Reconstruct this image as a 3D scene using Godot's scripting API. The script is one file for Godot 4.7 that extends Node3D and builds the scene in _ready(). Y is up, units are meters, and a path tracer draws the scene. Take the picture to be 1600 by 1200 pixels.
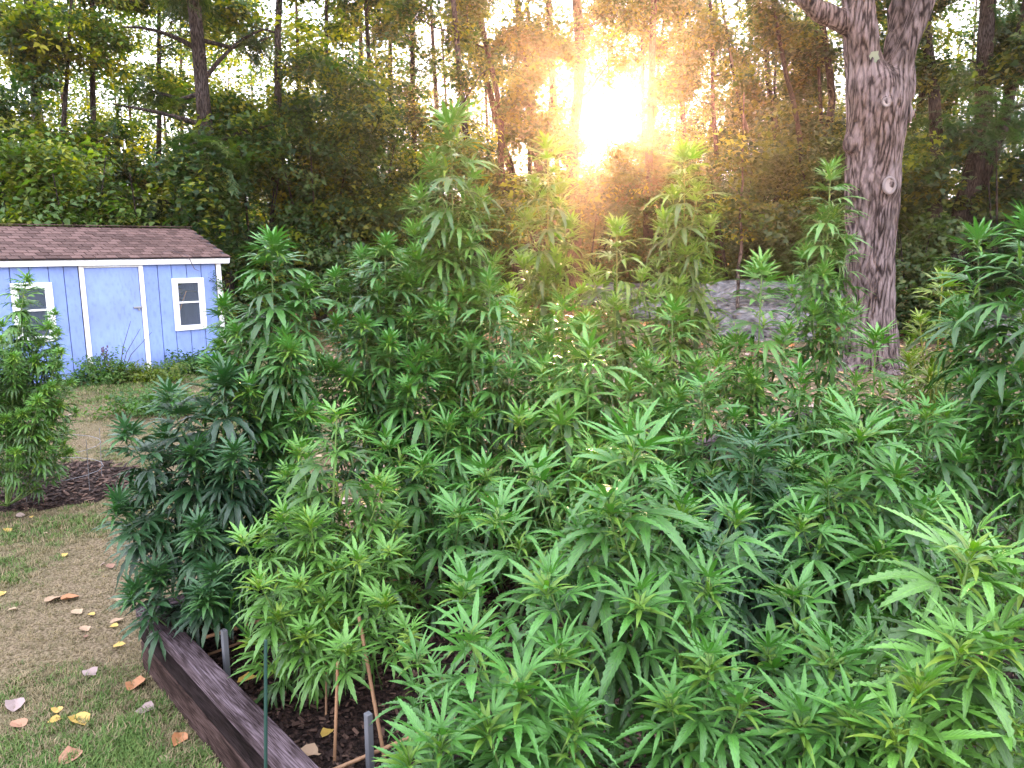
extends Node3D

var rng := RandomNumberGenerator.new()
var M := {}
var used := {}
const SUN := Vector3(0.1148, 0.1498, -0.982)
const BED_C := Vector3(-1.91, 0.0, -3.58)
const BED_A := Vector3(0.676, 0.0, 0.737)
const BED_B := Vector3(0.737, 0.0, -0.676)
const WALL_O := Vector3(-5.21, 0.0, -13.63)
const WALL_W := Vector3(-0.698, 0.0, 0.716)
const WALL_N := Vector3(0.716, 0.0, 0.698)

# ---------------------------------------------------------------- naming
func numbered(called: String) -> String:
	var k: int = used.get(called, 0)
	used[called] = k + 1
	return called if k == 0 else "%s_%03d" % [called, k]

func tag(o: Node, label: String, category: String, group := "") -> void:
	o.set_meta("label", label)
	o.set_meta("category", category)
	if group != "":
		o.set_meta("group", group)

func thing(called: String, label: String, category: String, at := Vector3.ZERO, group := "") -> Node3D:
	var o := Node3D.new()
	o.name = numbered(called)
	add_child(o)
	o.position = at
	tag(o, label, category, group)
	return o

func put(called: String, mesh: Mesh, m: Material, parent: Node = self) -> MeshInstance3D:
	var o := MeshInstance3D.new()
	o.mesh = mesh
	o.material_override = m
	if parent == self:
		o.name = numbered(called)
		add_child(o)
	else:
		var k: int = parent.get_meta("n_" + called, 0)
		parent.set_meta("n_" + called, k + 1)
		o.name = called if k == 0 else "%s_%03d" % [called, k]
		parent.add_child(o)
	return o

func structure(o: Node) -> Node:
	o.set_meta("kind", "structure")
	return o

func scatter(called: String, mesh: Mesh, m: Material, where: Array, tint: Array, parent: Node = self) -> MultiMeshInstance3D:
	var mm := MultiMesh.new()
	mm.transform_format = MultiMesh.TRANSFORM_3D
	mm.use_colors = true
	mm.mesh = mesh
	mm.instance_count = where.size()
	for i in where.size():
		mm.set_instance_transform(i, where[i])
		mm.set_instance_color(i, tint[i])
	var o := MultiMeshInstance3D.new()
	o.multimesh = mm
	o.material_override = m
	o.name = numbered(called) if parent == self else called
	parent.add_child(o, true)
	o.set_meta("kind", "stuff")
	return o

# ---------------------------------------------------------------- random
func rf(a: float, b: float) -> float:
	return rng.randf_range(a, b)

func gauss(s: float) -> float:
	return (rng.randf() + rng.randf() + rng.randf() - 1.5) * s * 1.4

func pick(a: Array) -> Variant:
	return a[rng.randi() % a.size()]

func lin(r: float, g: float, b: float) -> Color:
	return Color(r, g, b).linear_to_srgb()

# ---------------------------------------------------------------- materials
func mat(c: Color, rough := 0.8, spec := 0.4) -> StandardMaterial3D:
	var m := StandardMaterial3D.new()
	m.albedo_color = c
	m.roughness = rough
	m.metallic_specular = spec
	return m

func ntex(freq: float, ramp: Array, size := 512, kind := FastNoiseLite.TYPE_SIMPLEX_SMOOTH, oct := 5, sd := 1, fractal := FastNoiseLite.FRACTAL_FBM) -> NoiseTexture2D:
	var n := FastNoiseLite.new()
	n.seed = sd
	n.noise_type = kind
	n.frequency = freq
	n.fractal_type = fractal
	n.fractal_octaves = oct
	var t := NoiseTexture2D.new()
	t.width = size
	t.height = size
	t.seamless = true
	t.noise = n
	if ramp.size() > 0:
		var g := Gradient.new()
		var offs := PackedFloat32Array()
		var cols := PackedColorArray()
		for r in ramp:
			offs.append(r[0])
			cols.append(r[1])
		g.offsets = offs
		g.colors = cols
		t.color_ramp = g
	return t

func trip(m: StandardMaterial3D, s: Vector3, world := true) -> StandardMaterial3D:
	m.uv1_triplanar = true
	m.uv1_world_triplanar = world
	m.uv1_scale = s
	return m

func blotch(m: StandardMaterial3D, s: Vector3, world: bool, low: float, sd: int) -> void:
	m.detail_enabled = true
	m.detail_blend_mode = BaseMaterial3D.BLEND_MODE_MUL
	m.detail_uv_layer = BaseMaterial3D.DETAIL_UV_2
	var k := ntex(0.012, [[0.2, lin(low, low * 0.96, low * 0.9)], [0.45, lin((low + 1.0) * 0.5, (low + 1.0) * 0.49, (low + 1.0) * 0.48)], [0.65, Color.WHITE]], 256, FastNoiseLite.TYPE_SIMPLEX_SMOOTH, 6, sd)
	m.detail_albedo = k
	m.uv2_triplanar = true
	m.uv2_world_triplanar = world
	m.uv2_scale = s

func leaf_texture(wet: bool) -> Array:
	var w := 96
	var h := 256
	var im := Image.create(w, h, false, Image.FORMAT_RGB8)
	var bump := Image.create(w, h, false, Image.FORMAT_RGB8)
	var n := FastNoiseLite.new()
	n.seed = 11
	n.frequency = 0.03
	var hgt := PackedFloat32Array()
	hgt.resize(w * h)
	for y in h:
		for x in w:
			var u := absf(float(x) / (w - 1) - 0.5) * 2.0
			var v := float(y) / (h - 1)
			var mid := exp(-u * u * 140.0)
			var ph := fposmod((v - u * 0.16) * 13.0, 1.0)
			var vein := exp(-pow((ph - 0.5) * 7.0, 2.0)) * (1.0 - u * 0.5)
			var k := 0.86 + n.get_noise_2d(x, y * 0.6) * 0.14
			var c := Color(k, k, k)
			c = c.lerp(Color(1.0, 1.0, 0.85), clampf(mid * 0.9 + vein * 0.28, 0, 1))
			im.set_pixel(x, y, c)
			hgt[y * w + x] = 0.4 + 0.22 * absf(ph - 0.5) * 2.0 - 0.0 * mid - 0.25 * vein
	if wet:
		for i in 46:
			var cx := rf(4, w - 4)
			var cy := rf(6, h - 6)
			var r := rf(1.6, 3.6)
			for yy in range(int(cy - r * 1.6), int(cy + r * 1.6) + 1):
				for xx in range(int(cx - r), int(cx + r) + 1):
					if xx < 0 or yy < 0 or xx >= w or yy >= h:
						continue
					var d := sqrt(pow((xx - cx) / r, 2.0) + pow((yy - cy) / (r * 1.5), 2.0))
					if d < 1.0:
						hgt[yy * w + xx] = maxf(hgt[yy * w + xx], 0.5 + 0.5 * sqrt(1.0 - d * d))
	for y in h:
		for x in w:
			var q := clampf(hgt[y * w + x], 0, 1)
			bump.set_pixel(x, y, Color(q, q, q))
	return [ImageTexture.create_from_image(im), ImageTexture.create_from_image(bump)]

func leaf_mat(c: Color, tex: Array, back: float, rough: float) -> StandardMaterial3D:
	var m := mat(c, rough, 0.5)
	m.albedo_texture = tex[0]
	m.heightmap_enabled = true
	m.heightmap_texture = tex[1]
	m.heightmap_scale = 0.12
	m.cull_mode = BaseMaterial3D.CULL_DISABLED
	m.backlight_enabled = true
	m.backlight = Color(0.75 * back, back, 0.3 * back)
	return m

func make_materials() -> void:
	var dry := leaf_texture(false)
	var wet := leaf_texture(true)
	# dark blue-green, mid green, bright green, gold green with the low sun's backlight painted in, yellow green
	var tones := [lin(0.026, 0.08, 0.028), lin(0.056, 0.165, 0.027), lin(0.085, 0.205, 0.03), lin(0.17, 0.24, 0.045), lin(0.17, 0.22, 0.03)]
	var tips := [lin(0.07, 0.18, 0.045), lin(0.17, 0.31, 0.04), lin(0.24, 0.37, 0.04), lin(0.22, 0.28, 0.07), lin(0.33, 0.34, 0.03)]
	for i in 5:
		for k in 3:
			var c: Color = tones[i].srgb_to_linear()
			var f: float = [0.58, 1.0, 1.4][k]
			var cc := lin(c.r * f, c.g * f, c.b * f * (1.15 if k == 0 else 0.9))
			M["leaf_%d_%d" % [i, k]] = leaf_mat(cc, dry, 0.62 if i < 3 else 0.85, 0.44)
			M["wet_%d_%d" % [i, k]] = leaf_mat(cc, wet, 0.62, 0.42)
		M["tip_%d" % i] = leaf_mat(tips[i], dry, 0.8, 0.42)
		M["stem_%d" % i] = mat([lin(0.06, 0.1, 0.03), lin(0.08, 0.13, 0.035), lin(0.11, 0.18, 0.04), lin(0.2, 0.2, 0.05), lin(0.25, 0.24, 0.04)][i], 0.55)
	M.yellow_leaf = leaf_mat(lin(0.22, 0.22, 0.03), dry, 0.7, 0.45)
	M.old_stem = mat(lin(0.07, 0.085, 0.035), 0.7)

	# foliage of the woods, tinted per copy
	var wl := mat(Color.WHITE, 0.5, 0.4)
	wl.vertex_color_use_as_albedo = true
	wl.backlight_enabled = true
	wl.backlight = Color(0.9, 1.0, 0.35)
	wl.cull_mode = BaseMaterial3D.CULL_DISABLED
	M.wood_leaf = wl
	var gr := mat(Color.WHITE, 0.7, 0.3)
	gr.vertex_color_use_as_albedo = true
	gr.backlight_enabled = true
	gr.backlight = Color(0.5, 0.6, 0.2)
	M.grass = gr
	var li := mat(Color.WHITE, 0.75, 0.3)
	li.vertex_color_use_as_albedo = true
	M.litter = li

	var bark_h := ntex(0.012, [], 512, FastNoiseLite.TYPE_SIMPLEX_SMOOTH, 4, 5, FastNoiseLite.FRACTAL_RIDGED)
	var bark_c := ntex(0.012, [[0.25, lin(0.3, 0.265, 0.265)], [0.5, lin(0.2, 0.17, 0.165)], [0.64, lin(0.06, 0.048, 0.046)], [0.82, lin(0.018, 0.014, 0.014)]], 512, FastNoiseLite.TYPE_SIMPLEX_SMOOTH, 4, 5, FastNoiseLite.FRACTAL_RIDGED)  # near-black furrows: groove shadow painted into the bark colour
	var bk := mat(Color.WHITE, 0.95, 0.2)
	bk.albedo_texture = bark_c
	bk.albedo_color = lin(0.82, 0.73, 0.73)
	bk.heightmap_enabled = true
	bk.heightmap_texture = bark_h
	bk.heightmap_scale = 6.0
	bk.heightmap_flip_texture = true
	trip(bk, Vector3(1.5, 0.28, 1.5))
	M.oak_bark = bk
	blotch(bk, Vector3(0.55, 0.4, 0.55), true, 0.5, 83)
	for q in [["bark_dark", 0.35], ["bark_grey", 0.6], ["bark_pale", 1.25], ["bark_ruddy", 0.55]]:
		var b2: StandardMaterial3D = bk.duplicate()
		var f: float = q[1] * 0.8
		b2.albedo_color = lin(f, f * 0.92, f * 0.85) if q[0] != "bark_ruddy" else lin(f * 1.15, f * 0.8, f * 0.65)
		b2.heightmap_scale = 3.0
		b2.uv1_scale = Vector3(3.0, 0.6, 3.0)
		M[q[0]] = b2

	# weathered timber
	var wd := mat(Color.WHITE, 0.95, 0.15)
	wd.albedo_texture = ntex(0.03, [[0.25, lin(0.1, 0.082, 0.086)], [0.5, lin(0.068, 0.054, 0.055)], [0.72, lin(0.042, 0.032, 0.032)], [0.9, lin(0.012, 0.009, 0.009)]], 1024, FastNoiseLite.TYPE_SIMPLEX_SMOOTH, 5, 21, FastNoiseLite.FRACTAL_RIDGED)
	wd.heightmap_enabled = true
	wd.heightmap_texture = ntex(0.03, [], 1024, FastNoiseLite.TYPE_SIMPLEX_SMOOTH, 5, 21, FastNoiseLite.FRACTAL_RIDGED)
	wd.heightmap_flip_texture = true
	wd.heightmap_scale = 0.14
	trip(wd, Vector3(0.12, 2.6, 2.6), false)
	blotch(wd, Vector3(1.1, 2.2, 2.2), false, 0.35, 81)
	M.timber = wd
	var wn: StandardMaterial3D = wd.duplicate()
	wn.albedo_color = lin(0.85, 0.68, 0.6)
	wn.uv1_offset = Vector3(0.3, 0.37, 0.1)
	M.timber_worn = wn
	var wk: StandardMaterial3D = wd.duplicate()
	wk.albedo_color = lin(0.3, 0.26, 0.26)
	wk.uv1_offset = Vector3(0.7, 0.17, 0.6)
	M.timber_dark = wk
	wd.albedo_color = lin(1.3, 1.2, 1.32)  # cap paler than the sides, standing in for light on the top face
	# mulch and lawn soil
	var so := mat(Color.WHITE, 0.95, 0.2)
	so.albedo_texture = ntex(0.05, [[0.3, lin(0.012, 0.008, 0.007)], [0.7, lin(0.06, 0.035, 0.028)]], 512, FastNoiseLite.TYPE_CELLULAR, 3, 31)
	so.heightmap_enabled = true
	so.heightmap_texture = ntex(0.06, [], 512, FastNoiseLite.TYPE_CELLULAR, 3, 31)
	so.heightmap_scale = 3.0
	trip(so, Vector3(1.3, 1.3, 1.3))
	M.mulch = so
	var gd := mat(Color.WHITE, 0.95, 0.2)
	gd.vertex_color_use_as_albedo = true
	gd.albedo_texture = ntex(0.045, [[0.25, Color(0.62, 0.6, 0.56)], [0.55, Color(0.85, 0.85, 0.83)], [0.8, Color(1, 1, 1)]], 1024, FastNoiseLite.TYPE_SIMPLEX_SMOOTH, 6, 41)
	gd.heightmap_enabled = true
	gd.heightmap_texture = ntex(0.08, [], 512, FastNoiseLite.TYPE_SIMPLEX_SMOOTH, 5, 42)
	gd.heightmap_scale = 0.8
	trip(gd, Vector3(0.9, 0.9, 0.9))
	M.ground = gd
	# painted shed
	for q in [["blue", lin(0.2, 0.285, 0.6)], ["white", lin(0.78, 0.78, 0.8)], ["door_blue", lin(0.22, 0.305, 0.62)]]:
		var p := mat(q[1], 0.62, 0.35)
		p.albedo_texture = ntex(0.02, [[0.15, Color(0.9, 0.9, 0.9)], [0.4, Color(0.98, 0.98, 0.98)], [0.9, Color(1, 1, 1)]], 512, FastNoiseLite.TYPE_SIMPLEX_SMOOTH, 6, 51)
		p.heightmap_enabled = true
		p.heightmap_texture = ntex(0.05, [], 256, FastNoiseLite.TYPE_SIMPLEX_SMOOTH, 4, 52)
		p.heightmap_scale = 0.15
		trip(p, Vector3(2.5, 0.5, 2.5))
		blotch(p, Vector3(0.7, 0.35, 0.7), true, 0.84, 85)
		M[q[0]] = p
	for k in 4:
		var sh := mat(Color.WHITE, 0.95, 0.2)
		var f: float = [0.75, 0.95, 1.15, 1.35][k]
		sh.albedo_color = lin(f * 0.4, f * 0.39, f * 0.42)
		sh.albedo_texture = ntex(0.15, [[0.3, lin(0.13, 0.075, 0.06)], [0.6, lin(0.24, 0.15, 0.125)], [0.85, lin(0.4, 0.29, 0.25)]], 256, FastNoiseLite.TYPE_SIMPLEX, 4, 60)
		trip(sh, Vector3(2.0, 2.0, 2.0))
		M["shingle_%d" % k] = sh
	var gl := mat(Color(0.6, 0.65, 0.7, 0.08), 0.04, 0.12)
	gl.transparency = BaseMaterial3D.TRANSPARENCY_ALPHA
	M.glass = gl
	M.inside = mat(lin(0.035, 0.03, 0.035), 0.9)
	M.metal = mat(lin(0.28, 0.28, 0.3), 0.4)
	M.metal.metallic = 0.8
	M.bamboo = mat(lin(0.26, 0.14, 0.075), 0.55)
	M.grey_wood = mat(lin(0.11, 0.11, 0.12), 0.85)
	M.green_stake = mat(lin(0.015, 0.045, 0.035), 0.5)
	M.twig = mat(lin(0.06, 0.045, 0.05), 0.85)
	M.wire = mat(lin(0.22, 0.22, 0.24), 0.45)
	M.wire.metallic = 0.6
	M.plastic = mat(lin(0.75, 0.7, 0.85), 0.45)
	M.brick = mat(lin(0.42, 0.12, 0.07), 0.85)
	M.purple = mat(lin(0.09, 0.06, 0.09), 0.9)
	M.wound = mat(lin(0.25, 0.2, 0.185), 0.9)
	M.wound_rim = mat(lin(0.17, 0.135, 0.13), 0.95)
	M.lichen = mat(lin(0.17, 0.18, 0.12), 0.95)
	var rk := mat(Color.WHITE, 0.95, 0.25)
	rk.albedo_texture = ntex(0.02, [[0.2, lin(0.07, 0.063, 0.065)], [0.5, lin(0.15, 0.138, 0.142)], [0.8, lin(0.27, 0.25, 0.255)]], 512, FastNoiseLite.TYPE_SIMPLEX_SMOOTH, 6, 71)
	rk.heightmap_enabled = true
	rk.heightmap_texture = ntex(0.03, [], 512, FastNoiseLite.TYPE_SIMPLEX_SMOOTH, 6, 72)
	rk.heightmap_scale = 10.0
	trip(rk, Vector3(0.4, 0.6, 0.4))
	M.rock = rk

# ---------------------------------------------------------------- mesh helpers
class Geo:
	var v := PackedVector3Array()
	var c := PackedColorArray()
	var uv := PackedVector2Array()
	var ix := PackedInt32Array()
	func add(p: Vector3, t := Vector2.ZERO, col := Color.WHITE) -> int:
		v.append(p)
		uv.append(t)
		c.append(col)
		return v.size() - 1
	func tri(a: int, b: int, d: int) -> void:
		ix.append(a)
		ix.append(b)
		ix.append(d)
	func quad(a: int, b: int, d: int, e: int) -> void:
		tri(a, b, d)
		tri(a, d, e)
	func done(colored := false, smooth := true) -> ArrayMesh:
		var a := []
		a.resize(Mesh.ARRAY_MAX)
		a[Mesh.ARRAY_VERTEX] = v
		a[Mesh.ARRAY_TEX_UV] = uv
		if colored:
			a[Mesh.ARRAY_COLOR] = c
		a[Mesh.ARRAY_INDEX] = ix
		var nn := PackedVector3Array()
		if smooth:
			nn.resize(v.size())
			for i in range(0, ix.size(), 3):
				var p := v[ix[i]]
				var n := (v[ix[i + 2]] - p).cross(v[ix[i + 1]] - p)
				for k in 3:
					nn[ix[i + k]] += n
			for i in nn.size():
				nn[i] = nn[i].normalized() if nn[i].length_squared() > 1e-20 else Vector3.UP
			a[Mesh.ARRAY_NORMAL] = nn
		var m := ArrayMesh.new()
		m.add_surface_from_arrays(Mesh.PRIMITIVE_TRIANGLES, a)
		return m
	func tube(pts: Array, rad: Array, sides := 6, wob := 0.0, noise: FastNoiseLite = null) -> void:
		var first := v.size()
		var prev := Vector3.RIGHT
		for i in pts.size():
			var d: Vector3 = (pts[mini(i + 1, pts.size() - 1)] - pts[maxi(i - 1, 0)]).normalized()
			var x := (prev - d * prev.dot(d))
			x = x.normalized() if x.length() > 0.01 else d.cross(Vector3.FORWARD).normalized()
			prev = x
			var y := d.cross(x)
			for k in sides:
				var a := TAU * k / sides
				var r: float = rad[i]
				var p: Vector3 = pts[i] + (x * cos(a) + y * sin(a)) * r
				if noise:
					p += (x * cos(a) + y * sin(a)) * r * wob * noise.get_noise_3d(p.x * 10.0, p.y * 3.0, p.z * 10.0)
				add(p, Vector2(float(k) / sides, i))
		for i in pts.size() - 1:
			for k in sides:
				var a := first + i * sides + k
				var b := first + i * sides + (k + 1) % sides
				quad(a, b, b + sides, a + sides)
		var top := add(pts[-1])
		for k in sides:
			tri(first + (pts.size() - 1) * sides + k, first + (pts.size() - 1) * sides + (k + 1) % sides, top)
	func box(center: Vector3, half: Vector3, bx := Vector3.RIGHT, by := Vector3.UP, bz := Vector3.BACK, ch := 0.0) -> void:
		# a box with chamfered edges: each face inset by ch, faces joined by bevel strips
		var ax := [bx, by, bz]
		var hf := [half.x, half.y, half.z]
		var id := {}
		for f in 3:
			for s in [-1, 1]:
				for s1 in [-1, 1]:
					for s2 in [-1, 1]:
						var q := [0, 0, 0]
						q[f] = s
						q[(f + 1) % 3] = s1
						q[(f + 2) % 3] = s2
						var p := center
						for k in 3:
							p += ax[k] * (q[k] * (hf[k] - (ch if k != f else 0.0)))
						id[[f, q[0], q[1], q[2]]] = add(p)
		var face := func(l: Array) -> void:
			var n: Vector3 = (v[l[2]] - v[l[0]]).cross(v[l[1]] - v[l[0]])
			var m := Vector3.ZERO
			for i in l:
				m += v[i]
			m = m / l.size() - center
			for i in range(1, l.size() - 1):
				if n.dot(m) > 0:
					tri(l[0], l[i], l[i + 1])
				else:
					tri(l[0], l[i + 1], l[i])
		for f in 3:
			for s in [-1, 1]:
				var l := []
				for t in [[-1, -1], [1, -1], [1, 1], [-1, 1]]:
					var q := [0, 0, 0]
					q[f] = s
					q[(f + 1) % 3] = t[0]
					q[(f + 2) % 3] = t[1]
					l.append(id[[f, q[0], q[1], q[2]]])
				face.call(l)
		if ch <= 0.0:
			return
		for f in 3:
			var g := (f + 1) % 3
			var h := (f + 2) % 3
			for s in [-1, 1]:
				for t in [-1, 1]:
					var l := []
					for e in [[f, -1], [f, 1], [g, 1], [g, -1]]:
						var q := [0, 0, 0]
						q[f] = s
						q[g] = t
						q[h] = e[1]
						l.append(id[[e[0], q[0], q[1], q[2]]])
					face.call(l)
		for sx in [-1, 1]:
			for sy in [-1, 1]:
				for sz in [-1, 1]:
					face.call([id[[0, sx, sy, sz]], id[[1, sx, sy, sz]], id[[2, sx, sy, sz]]])

func box_mesh(half: Vector3, bx: Vector3, by: Vector3, bz: Vector3, ch := 0.0) -> ArrayMesh:
	var g := Geo.new()
	g.box(Vector3.ZERO, half, bx, by, bz, ch)
	return g.done(false, false)

# a palmate leaf: length 1 for the middle leaflet, growing along +z from the stem at the origin
func palm_leaf(n: int, teeth: int, width: float, droop: float, petiole: float, spread: float, sd: int) -> ArrayMesh:
	var r := RandomNumberGenerator.new()
	r.seed = sd
	var g := Geo.new()
	var pe := Vector3(0, petiole * 0.28, petiole)
	g.tube([Vector3.ZERO, Vector3(0, petiole * 0.2, petiole * 0.5), pe], [0.013, 0.011, 0.009], 3)
	var half := (n - 1) / 2
	for i in n:
		var k := i - half
		var f := float(absi(k)) / maxf(half, 1)
		var th := signf(k) * pow(f, 0.95) * spread * r.randf_range(0.93, 1.07)
		var ln: float = lerpf(1.0, 0.32, pow(f, 1.5)) * r.randf_range(0.93, 1.05)
		var dir := Vector3(sin(th), 0, cos(th))
		var side := Vector3(cos(th), 0, -sin(th))
		var st := teeth * 2
		var wv := width * r.randf_range(0.9, 1.1) * lerpf(1.0, 0.8, f)
		var dr := droop * r.randf_range(0.75, 1.3)
		var tw := r.randf_range(-0.25, 0.25)
		var base := g.v.size()
		for s in st + 1:
			var t := float(s) / st
			var prof := pow(sin(PI * pow(clampf(t * 0.97 + 0.02, 0, 1), 0.82)), 0.85)
			var w: float = ln * wv * prof * (1.0 if s % 2 == 0 else 0.8)
			if s == st:
				w = 0.001
			var fw: float = ln * 0.028 * (1.0 if s % 2 == 0 else 0.0)
			var q := pe + dir * ln * (t - 0.28 * dr * t * t) + Vector3(0, ln * (0.12 * t - dr * t * t) + absf(k) * 0.004, 0)
			var up := Vector3(0, 0.32 * w, 0)
			var sd2 := (side + Vector3(0, tw * t, 0)).normalized()
			g.add(q - sd2 * w + up + dir * fw, Vector2(0, t))
			g.add(q, Vector2(0.5, t))
			g.add(q + sd2 * w + up + dir * fw, Vector2(1, t))
		for s in st:
			var b := base + s * 3
			g.quad(b, b + 3, b + 4, b + 1)
			g.quad(b + 1, b + 4, b + 5, b + 2)
	return g.done()

# the pointed young tip of a shoot: narrow leaflets standing round the stem
func tip_cluster(n: int, sd: int, open: float) -> ArrayMesh:
	var r := RandomNumberGenerator.new()
	r.seed = sd
	var g := Geo.new()
	for i in n:
		var a := i * 2.4 + r.randf_range(-0.3, 0.3)
		var f := float(i) / n
		var el := lerpf(1.45, 0.15, pow(f, 0.8)) * open + (1.0 - open) * 1.3 + r.randf_range(-0.12, 0.12)
		var ln := lerpf(0.75, 1.0, f) * r.randf_range(0.8, 1.15)
		var out := Vector3(cos(a), 0, sin(a))
		var side := Vector3(-sin(a), 0, cos(a))
		var base := g.v.size()
		for s in 6:
			var t := s / 5.0
			var w := ln * 0.085 * sin(PI * pow(clampf(t * 0.96 + 0.03, 0, 1), 0.8))
			if s == 5:
				w = 0.001
			var e := el - t * 0.7 * open
			var p := Vector3(0, -0.25 * f, 0) + out * ln * t * cos(e) + Vector3(0, ln * t * sin(e), 0)
			g.add(p - side * w + Vector3(0, w * 0.4, 0), Vector2(0, t))
			g.add(p, Vector2(0.5, t))
			g.add(p + side * w + Vector3(0, w * 0.4, 0), Vector2(1, t))
		for s in 5:
			var b := base + s * 3
			g.quad(b, b + 3, b + 4, b + 1)
			g.quad(b + 1, b + 4, b + 5, b + 2)
	return g.done()

# a twig's spray of broad leaves, about 0.5 m across
func broad_spray(n: int, sd: int, size: float) -> ArrayMesh:
	var r := RandomNumberGenerator.new()
	r.seed = sd
	var g := Geo.new()
	for i in n:
		var p := Vector3(r.randf_range(-0.28, 0.28), r.randf_range(-0.16, 0.16), r.randf_range(-0.28, 0.28))
		var a := r.randf() * TAU
		var d := Vector3(cos(a), r.randf_range(-0.75, 0.25), sin(a)).normalized()
		var s := d.cross(Vector3(r.randf_range(-0.5, 0.5), 1, r.randf_range(-0.5, 0.5))).normalized()
		var l := size * r.randf_range(0.7, 1.25)
		var u := s.cross(d)
		# a lobed outline in six points
		var o := g.add(p)
		g.add(p + d * l * 0.3 + s * l * 0.36 + u * l * 0.06)
		g.add(p + d * l * 0.55 + s * l * 0.2)
		g.add(p + d * l * 1.0 - u * l * 0.12)
		g.add(p + d * l * 0.55 - s * l * 0.2)
		g.add(p + d * l * 0.3 - s * l * 0.36 + u * l * 0.06)
		for k in range(1, 5):
			g.tri(o, o + k, o + k + 1)
	return g.done()

func needle_spray(n: int, sd: int, ln: float) -> ArrayMesh:
	var r := RandomNumberGenerator.new()
	r.seed = sd
	var g := Geo.new()
	for i in n:
		var t := float(i) / n
		var p := Vector3(0, -0.12 * t * t, 0.55 * t - 0.1) + Vector3(gauss(0.02), gauss(0.02), 0)
		var a := r.randf_range(-1.3, 1.3)
		var d := Vector3(sin(a), r.randf_range(-0.5, 0.25), cos(a) * 0.8 + 0.2).normalized()
		var s := d.cross(Vector3.UP).normalized() * 0.012
		var l := ln * r.randf_range(0.6, 1.3)
		var o := g.add(p - s)
		g.add(p + s)
		g.add(p + d * l)
		g.tri(o, o + 1, o + 2)
	return g.done()

# ---------------------------------------------------------------- terrain
var gn := FastNoiseLite.new()

func ground_y(x: float, z: float) -> float:
	var far := maxf(0.0, -z - 16.0)
	return gn.get_noise_2d(x * 3.0, z * 3.0) * 0.035 * clampf((absf(z) - 1.0) * 0.2, 0, 1) + far * 0.035 + minf(far * 0.05, 1.0) * gn.get_noise_2d(x * 1.3 + 70, z * 1.3) * 0.5

func greenness(x: float, z: float) -> float:
	var g := gn.get_noise_2d(x * 14.0, z * 14.0) * 0.75 + gn.get_noise_2d(x * 45.0 + 9, z * 45.0) * 0.55 + 0.16
	g += 0.9 * exp(-pow(Vector2(x + 1.55, z + 2.75).length() / 0.38, 2.0))
	g += 0.6 * exp(-pow(Vector2(x + 3.5, z + 5.6).length() / 0.5, 2.0))
	g -= 0.5 * exp(-pow(Vector2(x + 2.3, z + 4.7).length() / 0.7, 2.0))
	g -= 0.5 * smoothstep(0.0, 3.0, x + 0.5) * smoothstep(5.0, 8.0, -z)
	g += 0.5 * smoothstep(9.0, 12.0, -z) * smoothstep(-2.0, -4.0, x)
	return clampf(g, 0, 1)

func ground_color(x: float, z: float) -> Color:
	var g := greenness(x, z)
	var c := Color(0.19, 0.145, 0.095).lerp(Color(0.075, 0.085, 0.035), g)
	var wood := smoothstep(16.0, 23.0, -z + gn.get_noise_2d(x * 8, z * 8) * 3.0)
	return c.lerp(Color(0.16, 0.085, 0.055), wood)

func build_ground() -> void:
	var xs := []
	var zs := []
	var x := -110.0
	while x <= 110.0:
		xs.append(x)
		x += 0.22 if absf(x) < 9.0 else (1.0 if absf(x) < 30 else 8.0)
	var z := 60.0
	while z >= -110.0:
		zs.append(z)
		z -= 0.22 if (z <= 0.5 and z > -16) else (0.8 if (z <= 0.5 and z > -45) else 7.0)
	var g := Geo.new()
	for zz in zs:
		for xx in xs:
			g.add(Vector3(xx, ground_y(xx, zz), zz), Vector2.ZERO, ground_color(xx, zz))
	var w := xs.size()
	for j in zs.size() - 1:
		for i in w - 1:
			var a := j * w + i
			g.quad(a, a + w, a + w + 1, a + 1)
	structure(put("ground", g.done(true), M.ground))

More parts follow.
